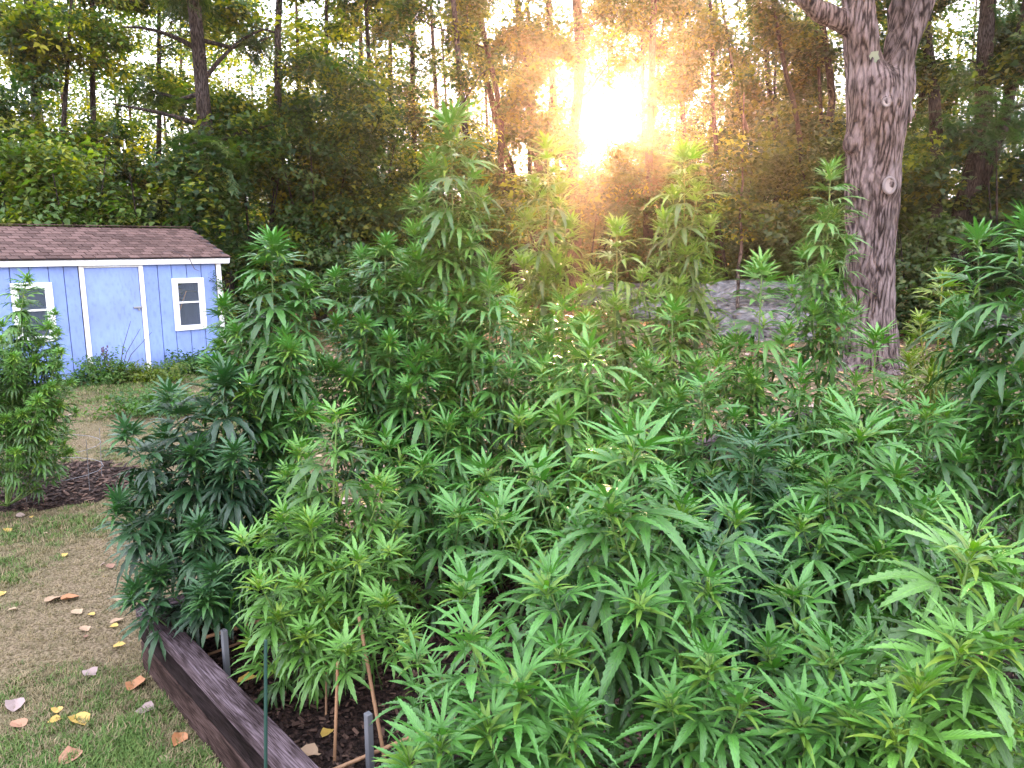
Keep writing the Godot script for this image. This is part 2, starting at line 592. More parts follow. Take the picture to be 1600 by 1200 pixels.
func build_grass() -> void:
	var g := Geo.new()
	for i in 9:
		var a := rng.randf() * TAU
		var p := Vector3(gauss(0.028), 0, gauss(0.028))
		var d := Vector3(cos(a), 0, sin(a))
		var s := Vector3(-sin(a), 0, cos(a)) * 0.0022
		var h := rf(0.018, 0.042)
		var l := rf(0.01, 0.045)
		var b := g.add(p - s)
		g.add(p + s)
		g.add(p + d * l * 0.4 + Vector3(0, h * 0.7, 0) + s * 0.8)
		g.add(p + d * l * 0.4 + Vector3(0, h * 0.7, 0) - s * 0.8)
		g.add(p + d * l + Vector3(0, h, 0))
		g.quad(b, b + 1, b + 2, b + 3)
		g.tri(b + 3, b + 2, b + 4)
	var where := []
	var tint := []
	for i in 150000:
		var dist := 2.6 + 19.0 * pow(rng.randf(), 1.9)
		var ang := rf(-0.72, 0.72)
		var p := Vector3(sin(ang) * dist, 0, -cos(ang) * dist)
		var rel := p - BED_C
		if rel.dot(BED_A) > 0.0 and rel.dot(BED_B) > 0.0 and rel.dot(BED_B) < 7.0:
			continue
		if Vector2((p.x + 4.3) / 1.0, (p.z + 6.6) / 0.75).length() < 1.0:
			continue
		var gg := greenness(p.x, p.z)
		if rng.randf() > 0.75 + gg:
			continue
		p.y = ground_y(p.x, p.z) - 0.004
		var sc := rf(0.5, 1.0) * (0.6 + gg * 0.6) * (1.0 + dist * 0.05)
		where.append(Transform3D(Basis(Vector3.UP, rng.randf() * TAU).scaled(Vector3(sc, sc, sc)), p))
		var q := rng.randf()
		if q < gg * 0.9:
			tint.append(Color(0.05, 0.11, 0.022).lerp(Color(0.11, 0.15, 0.04), rng.randf()))
		else:
			tint.append(Color(0.29, 0.215, 0.13).lerp(Color(0.12, 0.105, 0.055), rng.randf()))
	scatter("grass", g.done(), M.grass, where, tint)

func leaf_curl(sd: int) -> ArrayMesh:
	var r := RandomNumberGenerator.new()
	r.seed = sd
	var g := Geo.new()
	var mid := g.add(Vector3(0, 0.006, 0))
	var n := 11
	for i in n:
		var a := TAU * i / n
		var q := (0.5 if i % 3 == 0 else 0.41) * (1.0 + 0.45 * cos(a)) * r.randf_range(0.85, 1.15)
		g.add(Vector3(cos(a) * q, 0.02 + r.randf_range(0.02, 0.2) * q + 0.25 * q * sin(a) * sin(a), sin(a) * q * 0.8))
	for i in n:
		g.tri(mid, mid + 1 + i, mid + 1 + (i + 1) % n)
	return g.done(false, false)

func build_fallen_leaves() -> void:
	var kinds := [leaf_curl(1), leaf_curl(2), leaf_curl(3), leaf_curl(4)]
	var mats := [["yellow", mat(lin(0.34, 0.22, 0.05), 0.6)], ["pale tan", mat(lin(0.27, 0.175, 0.11), 0.7)], ["brown", mat(lin(0.24, 0.12, 0.07), 0.7)], ["pinkish grey", mat(lin(0.21, 0.15, 0.14), 0.7)], ["orange", mat(lin(0.28, 0.12, 0.05), 0.6)]]
	# the big ones one can point at: place, colour, size, what is next to it
	var big := [
		[Vector3(-2.81, 0.00, -4.31), 1, .17, "curled beneath the shed-side lawn's bare patch, beside an orange one"], [Vector3(-2.73, 0.00, -4.33), 4, .15, "lying on the bare lawn with a pale one tucked under it"],
		[Vector3(-1.85, 0.00, -3.39), 4, .17, "leaning against the outer foot of the raised bed's corner"], [Vector3(-2.40, 0.00, -3.96), 1, .09, "flat on the lawn between the orange pair and the bed corner"],
		[Vector3(-2.14, 0.00, -3.78), 0, .08, "on dry grass just outside the bed's corner"], [Vector3(-2.48, 0.00, -4.14), 0, .07, "on the lawn by the bare patch, nearest the orange one"],
		[Vector3(-1.99, 0.00, -3.14), 0, .14, "largest of the three by the mown green grass"], [Vector3(-2.07, 0.00, -3.13), 0, .09, "middle one of the three by the mown green grass"],
		[Vector3(-2.12, 0.00, -3.21), 0, .085, "smallest and furthest of the three by the mown green grass"], [Vector3(-2.35, 0.00, -3.26), 3, .14, "folded, lying where green grass meets dry lawn"],
		[Vector3(-2.21, 0.00, -3.09), 2, .11, "curled on the dry lawn below the folded greyish one"], [Vector3(-2.12, 0.00, -3.51), 3, .11, "long and flat near the foot of the bed's corner"],
		[Vector3(-1.69, 0.00, -3.21), 3, .12, "on the green grass beside the bed's timber"], [Vector3(-1.46, 0.00, -3.01), 4, .13, "half sunk in the green grass beside the timber"],
		[Vector3(-2.41, 0.00, -4.33), 1, .10, "in front of the bed's corner under the overhanging leaves"], [Vector3(-3.84, 0.00, -5.47), 0, .1, "on the green strip before the small mulch bed"],
		[Vector3(-3.60, 0.00, -5.64), 1, .085, "on the green strip, next to the small mulch bed's edge"], [Vector3(-3.17, 0.00, -4.42), 0, .08, "on the lawn at the far side from the bed"],
		[Vector3(-1.86, 0.00, -2.89), 2, .15, "dark curled one at the very front of the lawn"], [Vector3(-2.29, 0.00, -4.05), 1, .1, "beside the overhanging leaves on bare lawn"]]
	for q in big:
		var o := put("fallen_leaf", pick(kinds), mats[q[1]][1])
		o.position = Vector3(q[0].x, ground_y(q[0].x, q[0].z) + 0.012, q[0].z)
		o.rotation = Vector3(rf(-0.2, 0.2), rng.randf() * TAU, rf(-0.2, 0.2))
		var s: float = q[2] * 0.75
		o.scale = Vector3(s, s, s)
		tag(o, "%s fallen leaf %s" % [mats[q[1]][0], q[3]], "leaf", "fallen leaves on the lawn")
	var inbed := [[Vector3(-0.77, 0.20, -2.62), 1, .11, "lying on the mulch between the canes"], [Vector3(-1.08, 0.20, -2.86), 1, .09, "on the mulch close to the timber's inner edge"], [Vector3(-0.74, 0.20, -2.76), 0, .07, "at the foot of a bamboo cane in the bed"], [Vector3(-1.18, 0.20, -3.14), 0, .1, "on the mulch under the grey wooden stake"]]
	for q in inbed:
		var o := put("fallen_leaf", pick(kinds), mats[q[1]][1])
		o.position = q[0] + Vector3(0, 0.015, 0)
		o.rotation = Vector3(0.1, rng.randf() * TAU, 0.1)
		o.scale = Vector3(q[2], q[2], q[2])
		tag(o, "%s fallen leaf %s" % [mats[q[1]][0], q[3]], "leaf", "fallen leaves on the mulch")
	# small bits and the carpet under the trees
	var where := []
	var tint := []
	for i in 420:
		var d := rf(2.7, 13.0)
		var a := rf(-0.7, 0.66)
		var p := Vector3(sin(a) * d, 0, -cos(a) * d)
		var rel := p - BED_C
		if rel.dot(BED_A) > -0.1 and rel.dot(BED_B) > -0.1:
			continue
		p.y = ground_y(p.x, p.z) + 0.01
		var s := rf(0.03, 0.075)
		where.append(Transform3D(Basis.from_euler(Vector3(rf(-.4, .4), rng.randf() * TAU, rf(-.4, .4))).scaled(Vector3(s, s, s)), p))
		tint.append(pick([Color(.28, .2, .13), Color(.18, .1, .07), Color(.36, .25, .07), Color(.24, .18, .15)]))
	for i in 6500:
		var z := rf(-5.5, -17.0)
		var p := Vector3(rf(-0.25, 0.75) * -z, 0, z)
		var rel := p - BED_C
		if rel.dot(BED_A) > -0.1:
			continue
		p.y = ground_y(p.x, p.z) + 0.012
		var s := rf(0.04, 0.12)
		where.append(Transform3D(Basis.from_euler(Vector3(rf(-.4, .4), rng.randf() * TAU, rf(-.4, .4))).scaled(Vector3(s, s, s)), p))
		tint.append(pick([Color(.33, .22, .15), Color(.22, .13, .09), Color(.36, .24, .1), Color(.3, .22, .19), Color(.18, .1, .07)]))
	for i in 14000:
		var z := -13.0 - 28.0 * pow(rng.randf(), 0.8)
		var p := Vector3(rf(-0.72, 0.75) * -z, 0, z)
		if rng.randf() > smoothstep(13.0, 21.0, -z):
			continue
		p.y = ground_y(p.x, p.z) + 0.02
		var s := rf(0.1, 0.2)
		where.append(Transform3D(Basis.from_euler(Vector3(rf(-.5, .5), rng.randf() * TAU, rf(-.5, .5))).scaled(Vector3(s, s, s)), p))
		tint.append(pick([Color(.22, .1, .06), Color(.3, .13, .07), Color(.17, .08, .05), Color(.34, .2, .11), Color(.4, .16, .06)]))
	scatter("leaf_litter", kinds[0], M.litter, where, tint)

# ---------------------------------------------------------------- hemp plants
var leaf_kinds := {}
var leaf_total := 0

func prepare_leaves() -> void:
	# key: droop 0 raised, 1 level, 2 hanging
	for d in 3:
		var dr: float = [0.16, 0.48, 0.85][d]
		leaf_kinds["M%d" % d] = [palm_leaf(7, 6, 0.088, dr, 0.38, 1.75, 10 + d), palm_leaf(7, 6, 0.082, dr * 1.2, 0.42, 1.6, 20 + d), palm_leaf(5, 5, 0.1, dr, 0.35, 1.3, 30 + d)]
		leaf_kinds["S%d" % d] = [palm_leaf(7, 5, 0.084, dr * 0.9, 0.3, 1.5, 40 + d), palm_leaf(5, 5, 0.09, dr * 1.0, 0.3, 1.2, 50 + d), palm_leaf(7, 5, 0.08, dr * 0.7, 0.4, 1.6, 55 + d)]
		leaf_kinds["F%d" % d] = [palm_leaf(7, 11, 0.084, dr * 1.1, 0.36, 1.55, 60 + d), palm_leaf(7, 11, 0.078, dr * 1.3, 0.36, 1.7, 70 + d), palm_leaf(5, 11, 0.09, dr * 1.2, 0.36, 1.3, 80 + d)]
		leaf_kinds["D%d" % d] = [palm_leaf(7, 5, 0.105, dr * 0.8, 0.32, 1.8, 90 + d), palm_leaf(9, 5, 0.092, dr, 0.34, 2.0, 95 + d), palm_leaf(7, 5, 0.1, dr, 0.38, 1.7, 99 + d)]
	leaf_kinds.tip = [tip_cluster(13, 1, 0.75), tip_cluster(12, 2, 0.9), tip_cluster(14, 3, 0.6)]
	leaf_kinds.bud = [tip_cluster(22, 4, 1.0), tip_cluster(24, 5, 0.95)]
	leaf_kinds.shoot = [tip_cluster(8, 6, 0.8), tip_cluster(7, 7, 1.0)]

func leaf_at(parent: Node3D, mesh: Mesh, m: Material, at: Vector3, yaw: float, pitch: float, roll: float, s: float, called := "leaf") -> void:
	var o := put(called, mesh, m, parent)
	var b := Basis(Vector3.UP, yaw) * Basis(Vector3.RIGHT, -pitch) * Basis(Vector3.BACK, roll)
	o.transform = Transform3D(b * Basis.from_scale(Vector3(s * rf(0.85, 1.12), s * rf(0.6, 1.25), s)), at)
	leaf_total += 1

func cola(branch: Node3D, pts: Array, leafy: float, lmax: float, style: String, tone: int, near: bool) -> void:
	# walk down from the tip of the branch, setting pairs of leaves
	var length := 0.0
	for i in pts.size() - 1:
		length += pts[i].distance_to(pts[i + 1])
	var kind := "wet" if near else "leaf"
	var tip: Vector3 = pts[-1]
	var small: float = lmax * (0.4 if style != "D" else 0.55)
	leaf_at(branch, pick(leaf_kinds.bud if style == "D" else leaf_kinds.tip), M["tip_%d" % tone], tip - Vector3(0, small * 0.35, 0), rng.randf() * TAU, rf(-0.12, 0.12), rf(-0.12, 0.12), small * rf(0.9, 1.15), "young_tip")
	var d := 0.03
	var yaw := rng.randf() * TAU
	while d < leafy and d < length - 0.05:
		# point at distance d from the tip
		var left := d
		var p := tip
		for i in range(pts.size() - 1, 0, -1):
			var seg: float = pts[i].distance_to(pts[i - 1])
			if left <= seg:
				p = pts[i].lerp(pts[i - 1], left / seg)
				break
			left -= seg
		var ramp: float = {"S": 0.42, "F": 0.36, "M": 0.3, "D": 0.26}[style]
		var f := clampf(d / ramp, 0, 1)
		var sz := lmax * lerpf(0.3, 1.0, pow(f, 0.6)) * rf(0.85, 1.12)
		if d > leafy * 0.75:
			sz *= 0.88
		var pit := lerpf(1.05, -0.12, pow(f, 0.7)) + rf(-0.22, 0.22) - (0.32 * smoothstep(0.3, 0.8, d))
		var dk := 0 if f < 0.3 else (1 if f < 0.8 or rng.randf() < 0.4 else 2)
		if style == "D":
			pit += 0.12
		var per := 2 if (style != "D" or rng.randf() < 0.5) else 3
		for k in per:
			var tn := clampi(tone, 0, 4)
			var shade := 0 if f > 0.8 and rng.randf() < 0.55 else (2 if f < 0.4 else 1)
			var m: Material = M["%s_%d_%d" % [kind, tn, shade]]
			if f > 0.9 and style != "S" and d > 0.4 and rng.randf() < 0.012:
				m = M.yellow_leaf
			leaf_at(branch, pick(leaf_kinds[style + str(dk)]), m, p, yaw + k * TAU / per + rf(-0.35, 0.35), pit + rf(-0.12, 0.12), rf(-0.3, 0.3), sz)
		if f > 0.35 and rng.randf() < 0.6:
			var a := yaw + (PI if rng.randf() < 0.5 else 0.0) + rf(-0.4, 0.4)
			leaf_at(branch, pick(leaf_kinds.shoot), M["tip_%d" % tone] if rng.randf() < 0.5 else M["%s_%d_2" % [kind, tone]], p + Vector3(sin(a), 0.35, cos(a)) * 0.035, a, rf(-0.4, 0.1), 0, sz * rf(0.38, 0.6), "side_shoot")
		yaw += PI / 2 + rf(-0.35, 0.35)
		d += lerpf(0.026, 0.08, f) * {"S": 0.85, "F": 1.05, "M": 0.85, "D": 0.74}[style]

func bez(a: Vector3, b: Vector3, c: Vector3, n: int) -> Array:
	var o := []
	for i in n + 1:
		var t := float(i) / n
		o.append(a.lerp(b, t).lerp(b.lerp(c, t), t))
	return o

func hemp_plant(label: String, base: Vector3, style: String, lmax: float, tone: int, tips: Array, filler := 6) -> void:
	var root := thing("hemp_plant", label, "plant", base, "hemp plants in the garden beds")
	var near: bool = style == "F" or -base.z < 3.7
	var top: Vector3 = tips[0][0] - base
	var h := top.y
	var lean := Vector3(top.x * 0.25, h * 0.5, top.z * 0.25)
	var sp := bez(Vector3.ZERO, lean, top, 12)
	var rad := []
	for i in 13:
		rad.append(lerpf(0.011 + h * 0.0025, 0.0028, pow(i / 12.0, 0.8)))
	var g := Geo.new()
	g.tube(sp, rad, 7)
	var stem := put("main_stem", g.done(), M["stem_%d" % tone], root)
	cola(stem, sp, maxf(tips[0][1], h * 0.68), lmax * 1.1, style, tone, near)
	var all := []
	for i in range(1, tips.size()):
		all.append([tips[i][0] - base, tips[i][1], lmax * 0.88])
	# lower side branches all round that fill the body
	for i in filler:
		var a := i * 2.4 + rf(-0.5, 0.5)
		var hh := lerpf(0.14, 0.6 if style == "F" else 0.76, (i + rng.randf()) / filler) * h
		var r := lerpf(0.46, 0.2, hh / h) * (1.15 if style == "D" else 0.95)
		var q: Vector3 = sp[int(clampf(hh / h, 0, 1) * 12)]
		all.append([q + Vector3(cos(a) * r, r * 0.55, sin(a) * r), rf(0.32, 0.5), lmax * 0.85])
	for b in all:
		var e: Vector3 = b[0]
		var reach := Vector2(e.x, e.z).length()
		var hy := clampf(e.y - 0.35 * reach - b[1] * 0.75, 0.08, maxf(0.1, h - 0.15))
		var at: Vector3 = sp[clampi(int(hy / h * 12.0), 0, 11)]
		var mid := at.lerp(e, 0.62)
		mid.y = lerpf(at.y, e.y, 0.28)
		var bp := bez(at, mid, e, 8)
		var br := []
		for i in 9:
			br.append(lerpf(0.0065, 0.0022, i / 8.0))
		var bg := Geo.new()
		bg.tube(bp, br, 5)
		var bn := put("branch", bg.done(), M["stem_%d" % tone], root)
		cola(bn, bp, b[1], b[2], style, tone, near)

func build_plants() -> void:
	prepare_leaves()
	var specs := [
		["broad dark blue-green hemp plant overhanging the near corner of the timber bed", Vector3(-1.48, 0.10, -3.62), "D", 0.19, 0, [[Vector3(-1.46, 1.50, -3.80), 0.75], [Vector3(-1.69, 1.44, -3.65), 0.55], [Vector3(-1.84, 1.30, -3.50), 0.50], [Vector3(-1.87, 0.95, -3.42), 0.42], [Vector3(-1.69, 0.66, -3.35), 0.40], [Vector3(-1.50, 0.88, -3.50), 0.45], [Vector3(-1.36, 0.63, -3.15), 0.32], [Vector3(-1.87, 0.94, -3.70), 0.40], [Vector3(-1.52, 1.20, -3.50), 0.45]]],
		["bushy upright hemp plant in front of the shed window with a rounded dense top", Vector3(-1.29, 0.10, -3.95), "D", 0.17, 1, [[Vector3(-1.29, 2.17, -4.15), 0.75], [Vector3(-1.10, 1.96, -4.10), 0.60], [Vector3(-1.45, 1.73, -4.00), 0.55], [Vector3(-1.64, 1.84, -4.30), 0.50], [Vector3(-1.33, 1.46, -3.75), 0.50], [Vector3(-1.17, 1.70, -3.90), 0.50], [Vector3(-1.60, 1.55, -4.00), 0.40], [Vector3(-1.41, 1.92, -4.20), 0.40]]],
		["fresh light green hemp plant spilling low over the mulch beside the bamboo canes", Vector3(-0.84, 0.10, -3.20), "M", 0.17, 2, [[Vector3(-0.80, 1.41, -3.40), 0.75], [Vector3(-0.97, 1.24, -3.35), 0.50], [Vector3(-0.60, 1.12, -3.30), 0.50], [Vector3(-1.11, 0.97, -2.95), 0.50], [Vector3(-1.00, 0.85, -2.80), 0.42], [Vector3(-0.88, 1.02, -3.10), 0.45], [Vector3(-0.61, 0.68, -2.60), 0.30], [Vector3(-0.51, 0.91, -3.00), 0.42], [Vector3(-0.85, 0.83, -2.85), 0.40], [Vector3(-0.75, 0.83, -3.00), 0.40], [Vector3(-0.93, 0.72, -2.80), 0.35], [Vector3(-0.81, 0.66, -2.75), 0.35], [Vector3(-0.50, 0.77, -2.80), 0.35], [Vector3(-0.62, 0.91, -2.90), 0.40], [Vector3(-0.39, 0.69, -2.70), 0.30], [Vector3(-0.99, 1.02, -3.10), 0.40]]],
		["full pale-topped hemp plant standing just left of the tallest one", Vector3(-0.76, 0.10, -4.35), "D", 0.16, 1, [[Vector3(-0.73, 2.17, -4.45), 0.90], [Vector3(-0.90, 2.10, -4.60), 0.50], [Vector3(-0.62, 1.97, -4.50), 0.50], [Vector3(-0.77, 1.89, -4.40), 0.50], [Vector3(-0.50, 1.58, -4.20), 0.50], [Vector3(-1.00, 1.73, -4.30), 0.50], [Vector3(-1.04, 1.99, -4.50), 0.60], [Vector3(-0.58, 1.77, -4.30), 0.60], [Vector3(-0.83, 1.74, -4.20), 0.55], [Vector3(-0.39, 1.81, -4.25), 0.50], [Vector3(-0.89, 1.47, -4.10), 0.50], [Vector3(-1.06, 1.52, -4.20), 0.40], [Vector3(-0.55, 1.42, -4.00), 0.50]]],
		["tallest hemp plant, its narrow spire of drooping leaves rising above the woods' floor", Vector3(-0.35, 0.10, -4.60), "S", 0.20, 2, [[Vector3(-0.36, 2.91, -4.70), 1.15], [Vector3(-0.56, 2.46, -4.70), 0.50], [Vector3(-0.18, 2.44, -4.65), 0.50], [Vector3(-0.68, 2.08, -4.70), 0.40], [Vector3(-0.11, 2.06, -4.60), 0.45], [Vector3(-0.29, 1.90, -4.50), 0.50], [Vector3(-0.44, 1.51, -4.30), 0.50], [Vector3(-0.46, 2.67, -4.75), 0.40], [Vector3(-0.25, 2.63, -4.70), 0.40], [Vector3(-0.41, 2.31, -4.60), 0.40], [Vector3(-0.27, 2.19, -4.60), 0.45], [Vector3(-0.58, 2.25, -4.60), 0.45], [Vector3(-0.20, 1.88, -4.50), 0.45], [Vector3(-0.48, 1.82, -4.50), 0.50], [Vector3(-0.60, 1.97, -4.50), 0.50], [Vector3(-0.07, 1.79, -4.40), 0.40]]],
		["tall hazy gold-lit hemp plant just left of the bright sun gap", Vector3(0.25, 0.10, -5.20), "S", 0.19, 3, [[Vector3(0.24, 2.83, -5.30), 1.05], [Vector3(0.08, 2.35, -5.30), 0.45], [Vector3(0.40, 2.31, -5.20), 0.50], [Vector3(0.21, 1.99, -5.10), 0.40], [Vector3(0.00, 1.79, -5.00), 0.45], [Vector3(0.15, 2.56, -5.30), 0.35], [Vector3(0.35, 2.54, -5.30), 0.35], [Vector3(0.30, 2.08, -5.10), 0.40]]],
		["slender gold-lit hemp plant directly below the bright sun gap", Vector3(0.71, 0.10, -5.00), "S", 0.18, 3, [[Vector3(0.69, 2.28, -5.10), 0.75], [Vector3(0.52, 1.97, -5.00), 0.45], [Vector3(0.86, 1.97, -5.00), 0.45], [Vector3(0.65, 1.80, -4.80), 0.50]]],
		["tall gold-lit hemp plant just right of the bright sun gap", Vector3(1.26, 0.10, -5.40), "S", 0.20, 3, [[Vector3(1.20, 2.79, -5.50), 1.10], [Vector3(1.05, 2.34, -5.40), 0.50], [Vector3(1.39, 2.31, -5.40), 0.45], [Vector3(1.13, 1.90, -5.20), 0.50], [Vector3(0.94, 1.84, -5.10), 0.45], [Vector3(1.35, 1.94, -5.30), 0.45], [Vector3(1.13, 2.51, -5.50), 0.35], [Vector3(1.29, 2.53, -5.40), 0.35], [Vector3(1.21, 2.12, -5.30), 0.40]]],
		["mid-height hemp plant with silvery arching leaves in front of the sunlit ones", Vector3(0.40, 0.10, -4.00), "F", 0.20, 2, [[Vector3(0.41, 1.61, -4.00), 0.85], [Vector3(0.17, 1.49, -4.10), 0.50], [Vector3(0.24, 1.29, -3.80), 0.50], [Vector3(0.65, 1.40, -4.10), 0.50], [Vector3(0.67, 1.23, -3.90), 0.40], [Vector3(0.03, 1.26, -3.90), 0.45], [Vector3(0.41, 1.17, -3.60), 0.50]]],
		["thin hemp plant with a bright green tip before the flat granite ledge", Vector3(1.52, 0.10, -4.60), "S", 0.18, 2, [[Vector3(1.53, 2.04, -4.70), 0.95], [Vector3(1.36, 1.62, -4.60), 0.50], [Vector3(1.69, 1.66, -4.60), 0.45], [Vector3(1.39, 1.42, -4.40), 0.40], [Vector3(1.20, 1.49, -4.40), 0.40]]],
		["tall open hemp plant crossing the front of the scarred oak trunk", Vector3(2.07, 0.10, -5.00), "S", 0.17, 2, [[Vector3(2.11, 2.65, -5.20), 1.10], [Vector3(1.94, 2.14, -5.10), 0.50], [Vector3(2.22, 2.18, -5.10), 0.45], [Vector3(1.94, 1.75, -4.90), 0.50], [Vector3(1.83, 1.89, -5.00), 0.45], [Vector3(2.12, 1.79, -4.90), 0.40], [Vector3(2.08, 2.37, -5.20), 0.35], [Vector3(2.17, 2.39, -5.20), 0.35], [Vector3(2.04, 2.00, -5.00), 0.40]]],
		["yellow-tipped hemp plant on the lawn side of the oak trunk", Vector3(2.74, 0.10, -4.80), "S", 0.16, 4, [[Vector3(2.81, 1.96, -5.00), 0.80], [Vector3(2.58, 1.70, -4.80), 0.50], [Vector3(2.48, 1.47, -4.70), 0.45], [Vector3(2.85, 1.58, -4.80), 0.40], [Vector3(2.52, 1.40, -4.50), 0.45]]],
		["short hemp plant with whitish leaves at the foot of the oak trunk", Vector3(2.16, 0.10, -4.40), "S", 0.18, 2, [[Vector3(2.12, 1.65, -4.40), 0.70], [Vector3(1.97, 1.40, -4.30), 0.50], [Vector3(2.24, 1.36, -4.30), 0.50], [Vector3(1.81, 1.27, -4.20), 0.40]]],
		["dark tall hemp plant with a bright pointed tip beyond the oak trunk's lawn", Vector3(2.59, 0.10, -4.00), "S", 0.20, 1, [[Vector3(2.53, 2.20, -4.20), 1.05], [Vector3(2.48, 1.78, -4.20), 0.40], [Vector3(2.64, 1.83, -4.00), 0.50], [Vector3(2.42, 1.44, -3.70), 0.50], [Vector3(2.23, 1.32, -3.80), 0.40], [Vector3(2.51, 1.17, -3.60), 0.40]]],
		["dark hemp plant cut by the frame, tallest on its side of the oak", Vector3(2.64, 0.10, -3.70), "S", 0.20, 1, [[Vector3(2.59, 2.28, -3.90), 1.00], [Vector3(2.74, 1.93, -3.90), 0.50], [Vector3(2.52, 1.60, -3.70), 0.50], [Vector3(2.55, 1.51, -3.50), 0.50]]],
		["hemp plant with spread hand-shaped leaves below the whitish one at the oak", Vector3(1.55, 0.10, -3.30), "F", 0.21, 1, [[Vector3(1.56, 1.35, -3.30), 0.80], [Vector3(1.38, 1.15, -3.20), 0.50], [Vector3(1.69, 1.17, -3.20), 0.50], [Vector3(1.20, 1.03, -3.00), 0.40], [Vector3(1.55, 0.92, -3.00), 0.45], [Vector3(1.76, 1.02, -3.10), 0.40]]],
		["large foremost hemp plant with wide arching dew-covered leaves", Vector3(0.39, 0.10, -2.45), "F", 0.20, 1, [[Vector3(0.43, 1.47, -2.60), 0.80], [Vector3(0.11, 1.11, -2.25), 0.45], [Vector3(0.65, 1.06, -2.35), 0.40], [Vector3(0.61, 1.23, -2.60), 0.45], [Vector3(0.23, 1.17, -2.50), 0.45], [Vector3(-0.06, 1.21, -2.60), 0.45], [Vector3(0.40, 1.08, -2.20), 0.40], [Vector3(-0.17, 1.02, -2.40), 0.40], [Vector3(0.84, 1.17, -2.70), 0.40], [Vector3(0.08, 1.28, -2.90), 0.45], [Vector3(0.32, 1.32, -2.40), 0.35]]],
		["low leafy hemp plant sprouting right above the white plant tag", Vector3(0.00, 0.10, -1.95), "F", 0.19, 1, [[Vector3(0.02, 0.92, -2.00), 0.50], [Vector3(-0.13, 0.99, -2.15), 0.40], [Vector3(0.15, 0.96, -2.10), 0.40], [Vector3(-0.07, 0.86, -1.90), 0.30], [Vector3(0.18, 0.88, -1.90), 0.35]]],
		["small hemp plant with a five-leaf rosette at the bottom edge of the bed", Vector3(-0.22, 0.10, -1.90), "F", 0.16, 1, [[Vector3(-0.20, 0.81, -1.90), 0.30], [Vector3(-0.32, 0.80, -2.35), 0.35], [Vector3(-0.22, 0.80, -2.20), 0.30], [Vector3(-0.29, 0.75, -1.90), 0.25]]],
		["low star-topped hemp plant between the two large dewy ones", Vector3(0.54, 0.10, -2.05), "F", 0.17, 1, [[Vector3(0.60, 0.93, -2.10), 0.50], [Vector3(0.46, 0.86, -2.00), 0.35], [Vector3(0.67, 0.86, -2.00), 0.35], [Vector3(0.58, 0.96, -2.30), 0.40]]],
		["large dewy hemp plant with a leaning bright stem in the near corner", Vector3(1.20, 0.10, -2.00), "F", 0.21, 2, [[Vector3(1.38, 1.28, -2.15), 0.70], [Vector3(1.09, 1.01, -1.85), 0.40], [Vector3(1.36, 1.09, -1.95), 0.40], [Vector3(1.22, 1.10, -1.90), 0.35], [Vector3(1.51, 1.19, -2.10), 0.40], [Vector3(1.01, 0.91, -1.80), 0.30], [Vector3(1.33, 0.93, -1.80), 0.30]]],
		["low spreading hemp plant before the large leaning dewy one", Vector3(0.93, 0.10, -2.10), "F", 0.19, 1, [[Vector3(0.99, 0.92, -2.15), 0.50], [Vector3(0.99, 0.97, -2.50), 0.45], [Vector3(1.14, 0.93, -2.20), 0.35], [Vector3(0.84, 0.85, -2.30), 0.40], [Vector3(0.94, 0.88, -1.90), 0.35], [Vector3(0.82, 0.83, -1.95), 0.30]]],
		["shaded hemp plant filling the gap between foremost and spread-leaf plants", Vector3(1.14, 0.10, -3.50), "F", 0.20, 0, [[Vector3(1.19, 1.20, -3.60), 0.80], [Vector3(0.99, 1.01, -3.40), 0.50], [Vector3(1.26, 0.99, -3.40), 0.50], [Vector3(0.99, 0.86, -3.00), 0.45], [Vector3(1.19, 0.82, -3.10), 0.40], [Vector3(0.86, 0.85, -3.10), 0.40]]],
		["lean hemp plant standing between the tallest one and the slender gold-lit one", Vector3(-0.13, 0.10, -4.30), "M", 0.18, 1, [[Vector3(-0.13, 1.94, -4.40), 0.70], [Vector3(0.01, 1.66, -4.30), 0.45], [Vector3(-0.23, 1.63, -4.20), 0.45], [Vector3(-0.10, 1.54, -4.10), 0.40], [Vector3(0.11, 1.57, -4.30), 0.40]]],
		["hemp plant with layered whorls at the foot of the slender gold-lit one", Vector3(0.33, 0.10, -4.40), "M", 0.18, 2, [[Vector3(0.30, 1.82, -4.50), 0.70], [Vector3(0.19, 1.65, -4.40), 0.40], [Vector3(0.43, 1.72, -4.40), 0.40]]],
		["fresh hemp plant before the gold-lit one right of the sun gap", Vector3(0.98, 0.10, -4.50), "S", 0.18, 2, [[Vector3(0.97, 1.78, -4.60), 0.80], [Vector3(1.09, 1.49, -4.40), 0.45], [Vector3(0.79, 1.49, -4.40), 0.45], [Vector3(0.94, 1.34, -4.20), 0.45]]],
		["stocky hemp plant between the thin bright-tipped one and the bed's middle", Vector3(1.02, 0.10, -3.90), "M", 0.19, 1, [[Vector3(1.03, 1.42, -4.00), 0.70], [Vector3(0.86, 1.18, -3.80), 0.45], [Vector3(1.18, 1.28, -3.90), 0.45], [Vector3(0.73, 1.04, -3.60), 0.40]]],
		["hemp plant with glossy leaves at the feet of the one crossing the oak", Vector3(1.61, 0.10, -4.10), "M", 0.19, 1, [[Vector3(1.62, 1.43, -4.20), 0.70], [Vector3(1.42, 1.20, -4.00), 0.45], [Vector3(1.74, 1.22, -4.10), 0.45], [Vector3(1.42, 1.08, -3.70), 0.40]]],
		["leafy hemp plant in the row below the yellow-tipped one", Vector3(2.09, 0.10, -3.70), "M", 0.19, 1, [[Vector3(2.07, 1.34, -3.70), 0.70], [Vector3(1.88, 1.17, -3.60), 0.40], [Vector3(2.20, 1.15, -3.60), 0.45], [Vector3(1.98, 0.98, -3.40), 0.40]]],
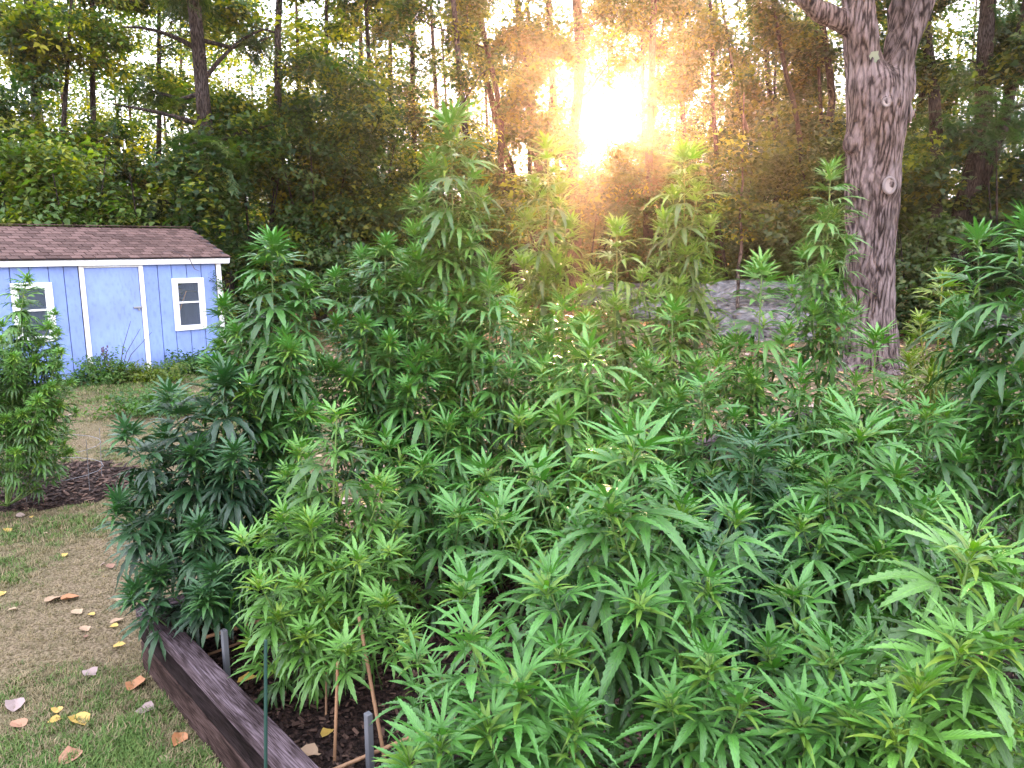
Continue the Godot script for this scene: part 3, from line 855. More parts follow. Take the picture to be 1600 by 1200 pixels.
		["mid-green hemp plant in the middle of the bed with a yellowing lower leaf", Vector3(-0.37, 0.10, -3.90), "F", 0.19, 1, [[Vector3(-0.54, 1.49, -4.20), 0.70], [Vector3(-0.34, 1.23, -3.90), 0.50], [Vector3(-0.20, 1.28, -4.00), 0.45], [Vector3(-0.44, 1.11, -3.60), 0.45], [Vector3(-0.12, 1.12, -3.40), 0.45], [Vector3(-0.64, 1.18, -3.70), 0.40], [Vector3(-0.23, 0.99, -3.20), 0.40]]],
	]
	for s in specs:
		hemp_plant(s[0], s[1], s[2], s[3] * {"F": 1.5, "S": 1.3, "M": 1.2, "D": 1.2}[s[2]], s[4], s[5], ({"S": 16, "M": 14, "D": 13, "F": 8}[s[2]] if s[1].x < 0.75 else 8) if s[1].z < -3.0 else 4)
	# the one in the small bed before the shed
	hemp_plant("bushy fine-leaved hemp plant in the small mulch bed in front of the shed", Vector3(-4.13, 0.05, -5.93), "D", .15, 2, [
		[Vector3(-3.86, 1.91, -6.10), .9], [Vector3(-4.18, 1.54, -6.20), .6], [Vector3(-3.73, 1.53, -6.10), .6], [Vector3(-3.59, 1.33, -6.00), .6], [Vector3(-3.85, 1.29, -5.80), .6], [Vector3(-3.59, 1.07, -6.10), .5], [Vector3(-3.63, 1.00, -5.70), .6],
		[Vector3(-3.90, 0.85, -5.70), .5], [Vector3(-3.65, 0.68, -5.80), .45], [Vector3(-4.42, 1.33, -6.20), .6], [Vector3(-4.40, 0.84, -6.00), .6], [Vector3(-4.11, 1.52, -6.40), .6], [Vector3(-3.81, 1.26, -6.00), .5], [Vector3(-3.95, 1.02, -5.90), .5], [Vector3(-3.67, 0.84, -6.00), .4], [Vector3(-3.64, 0.79, -6.20), .35], [Vector3(-3.65, 0.57, -6.00), .35], [Vector3(-3.75, 0.49, -5.80), .3], [Vector3(-3.99, 1.70, -6.20), .6], [Vector3(-3.89, 1.39, -6.20), .5], [Vector3(-3.62, 1.07, -5.90), .5]], 40)

# ---------------------------------------------------------------- shed
func on_wall(s: float, y: float, out := 0.0) -> Vector3:
	return WALL_O + WALL_W * s + WALL_N * out + Vector3(0, y, 0)

func slab(called: String, parent: Node3D, s0: float, s1: float, y0: float, y1: float, o0: float, o1: float, m: Material, ch := 0.004) -> MeshInstance3D:
	var r := put(called, box_mesh(Vector3(absf(s1 - s0) / 2, absf(y1 - y0) / 2, absf(o1 - o0) / 2), WALL_W, Vector3.UP, WALL_N, ch), m, parent)
	r.position = on_wall((s0 + s1) / 2, (y0 + y1) / 2, (o0 + o1) / 2)
	return r

func window(shed: Node3D, s0: float) -> void:
	var s1 := s0 + 0.55
	var w := slab("window", shed, s0 + 0.07, s1 - 0.07, 1.155, 1.185, 0.022, 0.04, M.white)
	var inner := func(called: String, a: float, b: float, y0: float, y1: float, o0: float, o1: float, m: Material) -> void:
		var c := slab(called, w, a, b, y0, y1, o0, o1, m, 0.003)
		c.position -= w.position
	inner.call("frame", s0, s0 + 0.075, 0.69, 1.585, 0.012, 0.045, M.white)
	inner.call("frame", s1 - 0.075, s1, 0.69, 1.585, 0.012, 0.045, M.white)
	inner.call("frame", s0 + 0.076, s1 - 0.076, 1.5, 1.585, 0.012, 0.043, M.white)
	inner.call("sill", s0 + 0.076, s1 - 0.076, 0.69, 0.775, 0.012, 0.05, M.white)
	for y in [[0.776, 1.154], [1.186, 1.499]]:
		inner.call("sash", s0 + 0.077, s0 + 0.1, y[0], y[1], 0.01, 0.03, M.white)
		inner.call("sash", s1 - 0.1, s1 - 0.077, y[0], y[1], 0.01, 0.03, M.white)
		inner.call("pane", s0 + 0.101, s1 - 0.101, y[0], y[1], 0.016, 0.019, M.glass)

func build_shed() -> void:
	var shed := thing("shed", "light blue wooden garden shed with white trim and brown shingle roof", "shed")
	var L := 3.72
	var D := 2.9
	# inner walls: back, ends and the lining behind the boards, with window openings left clear
	var lining := func(a: float, b: float, y0: float, y1: float) -> void:
		slab("wall", shed, a, b, y0, y1, -0.06, -0.022, M.inside, 0.0)
	for q in [[0.0, 0.36, 0.05, 1.82], [0.82, 2.72, 0.05, 1.82], [3.18, L, 0.05, 1.82], [0.36, 0.82, 0.05, 0.76], [0.36, 0.82, 1.51, 1.82], [2.72, 3.18, 0.05, 0.76], [2.72, 3.18, 1.51, 1.82]]:
		lining.call(q[0], q[1], q[2], q[3])
	slab("wall", shed, 0.0, L, 0.05, 1.9, -D, -D + 0.05, M.blue)
	slab("wall", shed, L - 0.04, L, 0.05, 1.9, -D + 0.05, -0.06, M.blue)
	slab("floor", shed, 0.0, L, 0.0, 0.05, -D, 0.0, M.grey_wood)
	# shelf and leaning handle seen through the panes
	slab("shelf", shed, 0.2, 1.6, 1.3, 1.33, -1.0, -0.5, M.grey_wood)
	slab("shelf", shed, 0.55, 0.6, 0.05, 1.5, -0.9, -0.86, M.white)
	var hg := Geo.new()
	hg.tube([on_wall(0.75, 0.8, -0.2), on_wall(0.5, 1.35, -0.25)], [0.012, 0.012], 6)
	put("tool_handle", hg.done(), M.bamboo, shed)
	# gable end
	var gg := Geo.new()
	var p := [on_wall(0, 0.05, 0), on_wall(0, 0.05, -D), on_wall(0, 1.88, -D), on_wall(0, 2.38, -D / 2), on_wall(0, 1.88, 0)]
	for k in 2:
		var o := gg.v.size()
		for q in p:
			gg.add(q + WALL_W * 0.04 * k)
		for i in range(1, 4):
			if k == 0:
				gg.tri(o, o + i, o + i + 1)
			else:
				gg.tri(o, o + i + 1, o + i)
	put("gable_wall", gg.done(false, false), M.blue, shed)
	# siding boards, broken by windows and door
	var board := func(a: float, b: float, y0: float, y1: float) -> void:
		slab("board", shed, a, b, y0, y1, -0.02, 0.006, M.blue, 0.005)
	var edges := [[0.06, 0.32, 0.575, 0.83, 1.06, 1.295], [2.266, 2.47, 2.68, 2.935, 3.19, 3.45, 3.715]]
	for side in 2:
		for i in edges[side].size() - 1:
			var a: float = edges[side][i] + 0.005
			var b: float = edges[side][i + 1] - 0.005
			var w0 := 0.32 if side == 0 else 2.68
			if a > w0 and b < w0 + 0.52:
				board.call(a, b, 0.06, 0.72)
				board.call(a, b, 1.56, 1.82)
			else:
				board.call(a, b, 0.06, 1.82)
	window(shed, 0.3)
	window(shed, 2.66)
	# door
	var door := slab("door", shed, 1.372, 2.188, 0.04, 1.785, -0.018, 0.012, M.door_blue, 0.006)
	var latch := slab("latch", door, 1.36, 1.5, 1.115, 1.145, 0.013, 0.04, M.metal, 0.004)
	latch.position -= door.position
	var knob := slab("hasp", door, 1.40, 1.43, 1.075, 1.114, 0.013, 0.035, M.metal, 0.003)
	knob.position -= door.position
	slab("door_trim", shed, 1.298, 1.368, 0.02, 1.82, 0.007, 0.034, M.white)
	slab("door_trim", shed, 2.192, 2.262, 0.02, 1.82, 0.007, 0.034, M.white)
	slab("door_head", shed, 1.37, 2.19, 1.79, 1.822, 0.007, 0.028, M.white)
	slab("corner_board", shed, -0.03, 0.055, 0.05, 1.82, 0.007, 0.032, M.white)
	slab("corner_board", shed, -0.03, -0.004, 0.05, 1.86, -0.1, 0.006, M.white)
	slab("fascia", shed, -0.16, L + 0.14, 1.824, 1.915, 0.06, 0.085, M.white)
	slab("soffit", shed, -0.13, L + 0.12, 1.826, 1.84, 0.0, 0.058, M.white)
	# roof decks, shingles and rake boards
	var run := D / 2 + 0.11
	var rise := 0.51
	var slope := Vector3(0, rise, 0) - WALL_N * run
	var sl := slope.length()
	var sd := slope / sl
	var nrm := sd.cross(WALL_W).normalized()
	if nrm.y < 0:
		nrm = -nrm
	var eave := on_wall(0, 1.925, 0.1)
	var roof := put("roof", box_mesh(Vector3((L + 0.34) / 2, sl / 2, 0.01), WALL_W, sd, nrm), M.inside, shed)
	roof.position = eave + WALL_W * (L / 2) + sd * sl / 2
	var bs := Vector3(-sd.x, sd.y, -sd.z)
	var bn := Vector3(-nrm.x, nrm.y, -nrm.z)
	var back := put("roof", box_mesh(Vector3((L + 0.34) / 2, sl / 2, 0.02), WALL_W, bs, bn), M.shingle_1, shed)
	back.position = on_wall(L / 2, 1.925, -D - 0.1) + bs * sl / 2
	var rows := 12
	var step := sl / rows
	var per := 24
	var tabw := (L + 0.36) / per
	var kinds := []
	for k in 3:
		kinds.append(box_mesh(Vector3(tabw / 2 - 0.005 - k * 0.002, step * 0.62, 0.005 + 0.0015 * k), WALL_W, sd, nrm, 0.002))
	for r in rows:
		for c in per:
			var s: float = -0.18 + (c + 0.5 + (0.5 if r % 2 == 1 else 0.0)) * tabw
			if s + tabw / 2 > L + 0.2:
				continue
			var sh := put("shingle", pick(kinds), M["shingle_%d" % (rng.randi() % 4)], roof)
			sh.position = eave + WALL_W * s + sd * (step * (r + 0.5) + rf(-0.006, 0.006)) + nrm * (0.019 + rf(0, 0.003)) - roof.position
			var tilt := Basis(WALL_W, 0.06 * (1.0 if (Basis(WALL_W, 0.06) * sd).dot(nrm) < 0 else -1.0))
			sh.basis = tilt * Basis(nrm, rf(-0.012, 0.012))
	var cap_n := 13
	for i in cap_n:
		var cp := put("ridge_cap", box_mesh(Vector3((L + 0.36) / cap_n / 2 - 0.004, 0.09, 0.006), WALL_W, WALL_N, Vector3.UP, 0.003), M["shingle_%d" % (i % 3)], roof)
		cp.position = eave + sd * sl + WALL_W * (-0.18 + (i + 0.5) * (L + 0.36) / cap_n) + Vector3(0, 0.042 + rf(0, .004), 0) - roof.position
	var rk := put("rake_board", box_mesh(Vector3(0.012, sl / 2, 0.045), WALL_W, sd, nrm), M.white, shed)
	rk.position = eave + WALL_W * -0.165 + sd * sl / 2 - nrm * 0.055
	# a dead twig hanging over the eave
	var tw := Geo.new()
	tw.tube([on_wall(0.65, 2.12, -0.45), on_wall(0.62, 2.02, -0.15), on_wall(0.57, 1.95, 0.12), on_wall(0.5, 1.74, 0.16), on_wall(0.41, 1.7, 0.14)], [0.008, 0.009, 0.008, 0.006, 0.003], 5)
	tw.tube([on_wall(0.6, 2.0, -0.05), on_wall(0.8, 2.06, -0.1), on_wall(0.95, 2.02, -0.02)], [0.006, 0.005, 0.002], 5)
	tag(put("dead_twig", tw.done(), M.twig), "forked dead twig lying over the shed's eave above its window", "twig")

# ---------------------------------------------------------------- bed
func bed_point(a: float, b: float, y: float) -> Vector3:
	return BED_C + BED_A * a + BED_B * b + Vector3(0, y, 0)

func build_bed() -> void:
	var la := 3.5
	var lb := 6.8
	var bed := thing("raised_bed", "long raised garden bed edged with dark weathered timbers", "garden bed")
	# three courses: a brown board below, a dark one above it and an added grey cap, painted paler as if lit from above
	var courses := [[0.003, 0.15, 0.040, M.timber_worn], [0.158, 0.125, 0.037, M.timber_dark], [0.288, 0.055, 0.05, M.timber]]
	for c in courses:
		var dy: float = c[1] / 2
		var y: float = c[0] + dy
		var w: float = c[2]
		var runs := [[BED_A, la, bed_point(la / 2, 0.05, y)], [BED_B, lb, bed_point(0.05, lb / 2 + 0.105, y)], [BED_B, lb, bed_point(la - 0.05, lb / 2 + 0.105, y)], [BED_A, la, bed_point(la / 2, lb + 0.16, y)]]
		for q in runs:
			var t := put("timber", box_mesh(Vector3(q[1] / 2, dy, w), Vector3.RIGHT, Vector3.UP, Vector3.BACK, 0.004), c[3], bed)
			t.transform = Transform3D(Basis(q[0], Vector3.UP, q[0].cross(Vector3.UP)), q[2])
	var g := Geo.new()
	var n := 60
	var m := 90
	for j in m + 1:
		for i in n + 1:
			var a := 0.08 + (la - 0.16) * i / n
			var b := 0.08 + (lb + 0.06) * j / m
			g.add(bed_point(a, b, 0.17 + gn.get_noise_2d(a * 60, b * 60) * 0.03))
	for j in m:
		for i in n:
			var q := j * (n + 1) + i
			g.quad(q, q + 1, q + n + 2, q + n + 1)
	put("soil", g.done(), M.mulch, bed)
	var chip := box_mesh(Vector3(0.5, 0.08, 0.2), Vector3.RIGHT, Vector3.UP, Vector3.BACK, 0.05)
	var where := []
	var tint := []
	for i in 9000:
		var a := rf(0.16, la - 0.16)
		var b := rf(0.16, lb) if i % 2 == 0 else rf(0.16, 2.2)
		var s := rf(0.014, 0.04)
		where.append(Transform3D(Basis.from_euler(Vector3(rf(-.4, .4), rng.randf() * TAU, rf(-.4, .4))).scaled(Vector3(s, s, s * rf(.6, 1.4))), bed_point(a, b, 0.18 + gn.get_noise_2d(a * 60, b * 60) * 0.03)))
		var k := rng.randf()
		tint.append(Color(0.022, 0.012, 0.01).lerp(Color(0.13, 0.075, 0.055), k * k * k))
	var ch := scatter("mulch_chips", chip, M.litter, where, tint, bed)
	# the small bed before the shed
	var sm := Geo.new()
	var c := sm.add(Vector3(-4.3, 0.06, -6.6))
	for i in 28:
		var a := TAU * i / 28
		var r := 1.0 + gn.get_noise_2d(cos(a) * 50, sin(a) * 50) * 0.3
		sm.add(Vector3(-4.3 + cos(a) * r, 0.012 + ground_y(-4.3, -6.6), -6.6 + sin(a) * r * 0.75))
	for i in 28:
		sm.tri(c, c + 1 + i, c + 1 + (i + 1) % 28)
	var mb := put("mulch_bed", sm.done(), M.mulch)
	tag(mb, "small round dark mulch bed on the lawn in front of the shed", "garden bed")
	where = []
	tint = []
	for i in 1100:
		var a := rng.randf() * TAU
		var r := sqrt(rng.randf()) * 0.98
		var s := rf(0.025, 0.06)
		where.append(Transform3D(Basis.from_euler(Vector3(rf(-.4, .4), rng.randf() * TAU, rf(-.4, .4))).scaled(Vector3(s, s, s)), Vector3(-4.3 + cos(a) * r, 0.065 - 0.04 * r, -6.6 + sin(a) * r * 0.75)))
		var k := rng.randf()
		tint.append(Color(0.022, 0.012, 0.01).lerp(Color(0.13, 0.075, 0.055), k * k * k))
	scatter("mulch_chips", chip, M.litter, where, tint, mb)

func stick(called: String, label: String, category: String, a: Vector3, b: Vector3, r: float, m: Material, group := "", knots := false) -> void:
	var g := Geo.new()
	var n := 9 if knots else 2
	var pts := []
	var rad := []
	for i in n + 1:
		var t := float(i) / n
		if knots and i > 0 and i < n:
			pts.append(a.lerp(b, t - 0.004))
			rad.append(r)
			pts.append(a.lerp(b, t))
			rad.append(r * 1.3)
			pts.append(a.lerp(b, t + 0.004))
			rad.append(r * 0.96)
		else:
			pts.append(a.lerp(b, t))
			rad.append(r)
	g.tube(pts, rad, 7)
	tag(put(called, g.done(), m), label, category, group)

func build_stakes() -> void:
	var gr := "bamboo canes in the raised bed"
	stick("garden_stake", "thin dark green metal stake standing close to the timber edge", "stake", Vector3(-0.86, 0.15, -2.33), Vector3(-0.83, 0.84, -2.36), .006, M.green_stake)
	stick("bamboo_cane", "horizontal bamboo cane with its cut end sticking out over the timber", "cane", Vector3(-1.45, 0.33, -3.30), Vector3(-0.41, 0.29, -4.20), .009, M.bamboo, gr, true)
	stick("bamboo_cane", "thin lower bamboo cane just under the cut-ended horizontal one", "cane", Vector3(-1.52, 0.19, -3.35), Vector3(-1.11, 0.21, -3.70), .007, M.bamboo, gr, true)
	stick("bamboo_cane", "upright bamboo cane standing alone in the mulch by the metal stake", "cane", Vector3(-0.69, 0.15, -2.63), Vector3(-0.68, 0.55, -2.72), .0065, M.bamboo, gr, true)
	stick("bamboo_cane", "slender upright cane behind the lone upright one", "cane", Vector3(-0.78, 0.15, -2.87), Vector3(-0.80, 0.39, -3.00), .005, M.bamboo, gr, true)
	stick("bamboo_cane", "slanting bamboo cane rising from beside the grey wooden stake", "cane", Vector3(-0.48, 0.15, -2.60), Vector3(-0.62, 0.68, -2.85), .0075, M.bamboo, gr, true)
	stick("bamboo_cane", "low bamboo cane lying across the front of the mulch", "cane", Vector3(-0.68, 0.20, -2.55), Vector3(-0.22, 0.32, -2.70), .008, M.bamboo, gr, true)
	for q in [[Vector3(-0.54, 0.15, -2.58), Vector3(-0.56, 0.37, -2.65), "grey square wooden stake between two canes at the front of the mulch"], [Vector3(-1.30, 0.16, -3.17), Vector3(-1.33, 0.39, -3.25), "short grey square wooden stake at the timber edge under the horizontal cane"]]:
		var a: Vector3 = q[0]
		var b: Vector3 = q[1]
		b.x = a.x
		b.z = a.z
		var o := put("wooden_stake", box_mesh(Vector3(0.014, (b.y - a.y) / 2 + 0.05, 0.012), BED_A, Vector3.UP, BED_B, 0.002), M.grey_wood)
		o.position = (a + b) / 2
		tag(o, q[2], "stake")
	var tg := put("plant_tag", box_mesh(Vector3(0.011, 0.05, 0.0012), Vector3.RIGHT, Vector3.UP, Vector3.BACK), M.plastic)
	tg.position = Vector3(-0.08, 0.44, -2.35)
	tg.rotation = Vector3(0.2, 0.3, -0.25)
	tag(tg, "small white plastic plant tag among the lowest leaves", "plant tag")
	# wire cage in the small bed
	var cage := thing("wire_cage", "low cage of thin grey wire round the small mulch bed's plant", "wire cage", Vector3(-4.15, 0.05, -6.45))
	for r in 2:
		var g := Geo.new()
		var pts := []
		var rad := []
		for i in 19:
			var a := TAU * i / 18
			pts.append(Vector3(cos(a) * 0.5, 0.14 + 0.22 * r, sin(a) * 0.42))
			rad.append(0.002)
		g.tube(pts, rad, 5)
		put("ring", g.done(), M.wire, cage)
	for i in 6:
		var a := TAU * i / 6 + 0.3
		var g := Geo.new()
		g.tube([Vector3(cos(a) * 0.5, 0, sin(a) * 0.42), Vector3(cos(a) * 0.52, 0.45, sin(a) * 0.44)], [0.0025, 0.0025], 5)
		put("upright", g.done(), M.wire, cage)
	stick("metal_stake", "shiny knobbed metal stake at the wire cage's lawn side", "stake", Vector3(-4.05, 0.03, -6.21), Vector3(-4.03, 0.26, -6.20), .008, M.wire)
	var kb := SphereMesh.new()
	kb.radius = 0.028
	kb.height = 0.056
	kb.radial_segments = 12
	kb.rings = 8
	var k2 := put("knob", kb, M.wire, get_node("metal_stake"))
	k2.position = Vector3(-4.03, 0.27, -6.20)

# ---------------------------------------------------------------- weeds at the shed
func weed(label: String, at: Vector3, r: float, h: float, n: int, m_tint: Array, kind := "weed") -> void:
	var o := thing(kind, label, "weed", at)
	var g := Geo.new()
	for i in 7:
		var a := i * 2.4
		g.tube([Vector3.ZERO, Vector3(cos(a) * r * 0.3, h * 0.5, sin(a) * r * 0.3), Vector3(cos(a) * r * 0.7, h * 0.9, sin(a) * r * 0.7)], [0.006, 0.005, 0.003], 4)
	put("stems", g.done(), M.old_stem, o).set_meta("kind", "stuff")
	var where := []
	var tint := []
	for i in n:
		var q := Vector3(gauss(r), absf(gauss(h * 0.55)) + 0.05, gauss(r * 0.6))
		var s := rf(0.25, 0.5)
		where.append(Transform3D(Basis.from_euler(Vector3(rf(-.6, .6), rng.randf() * TAU, rf(-.6, .6))).scaled(Vector3(s, s, s)), q))
		var c: Color = pick(m_tint)
		tint.append(c * rf(0.8, 1.2))
	scatter("foliage", sprays[0], M.wood_leaf, where, tint, o)

func build_weeds() -> void:
	var green := [Color(.06, .13, .03), Color(.09, .17, .04), Color(.04, .1, .03)]
	weed("leafy green weeds at the foot of the shed door's hinge side", on_wall(2.25, 0, 0.5), .3, .45, 90, green)
	weed("low yellow-green weeds in front of the shed door", on_wall(1.75, 0, 0.75), .4, .25, 110, [Color(.14, .17, .03), Color(.1, .15, .03)])
	weed("dark green weeds against the shed wall below its window", on_wall(0.8, 0, 0.4), .4, .3, 110, green)
	weed("weedy green patch on the lawn between shed and small mulch bed", Vector3(-4.5, 0, -9.6), .5, .3, 120, green)
	var v := thing("climbing_vine", "green vine climbing the corner of the shed by its window", "vine", on_wall(-0.12, 0, 0.12))
	var g := Geo.new()
	g.tube([Vector3.ZERO, Vector3(0.05, 0.6, 0.02), Vector3(-0.04, 1.1, 0.05), Vector3(-0.1, 1.4, 0.1), Vector3(-0.45, 1.72, 0.15)], [0.01, 0.009, 0.008, 0.006, 0.003], 5)
	put("stem", g.done(), M.old_stem, v)
	var where := []
	var tint := []
	for i in 46:
		var t := rng.randf()
		var q := Vector3(-0.05 - maxf(0, t - 0.75) * 1.5 + gauss(.1), t * 1.7, gauss(.08) + 0.05)
		where.append(Transform3D(Basis.from_euler(Vector3(rf(-.6, .6), rng.randf() * TAU, rf(-.6, .6))).scaled(Vector3(.3, .3, .3)), q))
		tint.append(pick(green))
	scatter("foliage", sprays[1], M.wood_leaf, where, tint, v)
	# dried flower spike and bare stems before the door
	var f := thing("dried_flower", "dried purple flower spike standing before the white door trim", "flower", on_wall(2.1, 0, 0.35))
	var fg := Geo.new()
	fg.tube([Vector3.ZERO, Vector3(0.0, 0.55, 0.03)], [0.006, 0.004], 5)
	put("stem", fg.done(), M.twig, f)
	var fh := Geo.new()
	for i in 60:
		var q := Vector3(gauss(.045), rf(.25, .58), gauss(.045))
		fh.box(q, Vector3(.008, .013, .008), Vector3(1, 0, 0).rotated(Vector3.UP, i), Vector3.UP, Vector3(0, 0, 1).rotated(Vector3.UP, i))
	put("flower_head", fh.done(false, false), M.purple, f)
	var bs := thing("bare_branches", "bare dark branching stems in front of the blue shed door", "branch", on_wall(1.95, 0, 0.4))
	for q in [[.25, .95, .1], [.38, .82, .2], [.55, .75, .25], [.12, .55, .0]]:
		var bg := Geo.new()
		bg.tube([Vector3.ZERO, WALL_W * -q[0] * 0.4 + Vector3(0, q[1] * 0.55, 0), WALL_W * -q[0] + Vector3(0, q[1], 0) + WALL_N * q[2] * 0.2], [.007, .006, .003], 5)
		put("stem", bg.done(), M.twig, bs)

# ---------------------------------------------------------------- woods
var sprays := []
var pines := []
var far_spray: ArrayMesh

func in_gap(p: Vector3, grow := 0.0) -> bool:
	# the natural break in the canopy through which the low sun shines
	var o := p - Vector3(0.08, 2.2, 0.0)
	var t := o.dot(SUN)
	var d := o - SUN * t
	return d.length() < 0.15 + t * 0.028 + grow + gn.get_noise_3d(p.x * 30, p.y * 30, p.z * 30) * 0.5

func palette(x: float, y: float, z: float) -> Color:  # leaf tint by bearing: backlit lime and sun-haze gold painted in
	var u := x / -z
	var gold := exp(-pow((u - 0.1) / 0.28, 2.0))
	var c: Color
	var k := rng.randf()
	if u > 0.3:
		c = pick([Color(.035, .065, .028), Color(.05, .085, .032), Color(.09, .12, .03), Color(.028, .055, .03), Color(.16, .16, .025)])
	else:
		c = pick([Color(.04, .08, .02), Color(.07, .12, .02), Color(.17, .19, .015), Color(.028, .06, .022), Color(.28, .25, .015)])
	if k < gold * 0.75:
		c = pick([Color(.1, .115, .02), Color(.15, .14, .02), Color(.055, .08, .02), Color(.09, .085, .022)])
	return c * rf(0.8, 1.2)

func forest_tree(called: String, label: String, category: String, at: Vector3, slope: float, r: float, kind: String, height: float, n: int) -> void:
	var base := Vector3(at.x, ground_y(at.x, at.z) - 0.05, at.z)
	var o := thing(called, label, category, base, "trees of the woods behind the garden")
	var barkm: Material = M.bark_dark
	if kind == "bare" or called == "birch_tree":
		barkm = M.bark_pale if kind == "bare" else M.bark_grey
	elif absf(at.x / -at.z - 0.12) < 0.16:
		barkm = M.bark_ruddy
	elif kind == "pine":
		barkm = M.bark_dark
	var stems := [[slope, 1.0]]
	if kind == "fan":
		stems = [[slope, 1.0], [slope - rf(0.12, 0.2), 0.75], [slope + rf(0.1, 0.2), 0.7]]
		if r < 0.25:
			stems.append([slope + rf(-0.3, 0.3), 0.55])
	var wood_pts := []
	var wig := rng.randf() * 40.0
	for s in stems:
		var pts := []
		var rad := []
		var hh: float = height * (1.0 if s[1] == 1.0 else rf(0.75, 0.95))
		var rr: float = r * s[1]
		for i in 15:
			var t := i / 14.0
			var y := hh * t
			var bow: float = gn.get_noise_2d(wig + t * 34.0, s[1] * 50.0) * 0.32 * sin(PI * minf(1.0, t * 1.4)) * (1.4 if called == "oak_tree" else 0.6)
			pts.append(Vector3(s[0] * y + bow, y, bow * 0.6))
			rad.append(maxf(0.012, rr * (1.0 - 0.72 * t) + rr * 0.5 * exp(-t * 16.0)))
		var g := Geo.new()
		g.tube(pts, rad, 10, 0.22, gn)
		put("trunk", g.done(), barkm, o)
		wood_pts.append([pts, rad])
	# limbs
	var limbs := []
	var count := 15 if kind == "pine" else (10 if kind != "bare" else 4)
	if kind == "hem":
		count = 24
	for i in count:
		var w: Array = wood_pts[i % wood_pts.size()]
		var lo: float = {"pine": 0.14, "broad": 0.2, "fan": 0.22, "hem": 0.08, "bare": 0.4}[kind]
		var t := lerpf(lo, 0.97, (i + rng.randf()) / count)
		var k := clampi(int(t * 14), 0, 13)
		var p: Vector3 = w[0][k]
		var a := i * 2.4 + rf(-0.6, 0.6)
		var ln := rf(1.3, 2.6) * (1.0 - 0.45 * t) * (1.15 if kind != "bare" else 0.4)
		var up: float = {"pine": rf(-0.1, 0.35), "broad": rf(0.2, 0.9), "fan": rf(0.3, 1.1), "hem": rf(-0.35, 0.1), "bare": 0.8}[kind]
		var out := Vector3(cos(a), up, sin(a)).normalized()
		var lp := [p, p + out * ln * 0.35 + Vector3(0, -0.06 * ln, 0) + Vector3(gauss(.1), gauss(.1), gauss(.1)), p + out * ln * 0.7 + Vector3(gauss(.15), gauss(.12), gauss(.15)), p + out * ln + Vector3(gauss(.2), -0.05 + gauss(.15), gauss(.2))]
		if kind == "pine":
			lp[3].y -= 0.25
		var r0: float = maxf(0.014, w[1][k] * 0.36)
		if in_gap(base + lp[1], -0.3) or in_gap(base + lp[3], -0.3):
			continue
		var g := Geo.new()
		g.tube(lp, [r0, r0 * 0.75, r0 * 0.5, 0.008], 5)
		put("limb", g.done(), barkm, o)
		limbs.append(lp)
	if limbs.is_empty():
		limbs.append([wood_pts[0][0][10], wood_pts[0][0][11], wood_pts[0][0][12], wood_pts[0][0][13]])
	# leaves
	var where := []
	var tint := []
	var needle := kind == "pine" or kind == "hem"
	var tries := 0
	while where.size() < int(n * 1.3) and tries < n * 6:
		tries += 1
		var lp: Array = pick(limbs)
		var t := pow(rng.randf(), 0.7)
		var f := t * 3.0
		var k := mini(int(f), 2)
		var p: Vector3 = lp[k].lerp(lp[k + 1], f - k)
		var sp := 0.16 + 0.42 * t
		if kind == "pine":
			sp *= 0.75
		p += Vector3(gauss(sp), gauss(sp * 0.7), gauss(sp))
		if kind == "hem":
			p.y -= absf(gauss(0.4))
		if in_gap(base + p):
			continue
		var wp := base + p
		# thin out towards the top of the view's open middle, where the sky shows
		var u := wp.x / -wp.z
		if wp.y > 4.5 and u < 0.28 and gn.get_noise_3d(wp.x * 22.0, wp.y * 22.0, wp.z * 8.0) < -0.05 + 0.02 * (wp.y - 5.0) + (0.05 if absf(u + 0.1) < 0.2 else 0.0):
			continue
		var s := rf(0.75, 1.35)
		if needle:
			var a := rng.randf() * TAU
			where.append(Transform3D((Basis(Vector3.UP, a) * Basis(Vector3.RIGHT, rf(-0.2, 0.7))).scaled(Vector3(s, s, s)), p))
			tint.append((Color(.055, .11, .05) if kind == "hem" else pick([Color(.03, .06, .024), Color(.045, .08, .03), Color(.09, .12, .025)])) * rf(0.7, 1.3))
			continue
		where.append(Transform3D(Basis.from_euler(Vector3(rf(-.5, .5), rng.randf() * TAU, rf(-.5, .5))).scaled(Vector3(s, s, s)), p))
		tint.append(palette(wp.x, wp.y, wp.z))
	if where.size():
		scatter("crown", pick(pines) if needle else pick(sprays), M.wood_leaf, where, tint, o)

func build_woods() -> void:
	for i in 3:
		sprays.append(broad_spray(22, 100 + i, 0.14))
	far_spray = broad_spray(30, 130, 0.115)
	for i in 2:
		pines.append(needle_spray(46, 200 + i, 0.14))

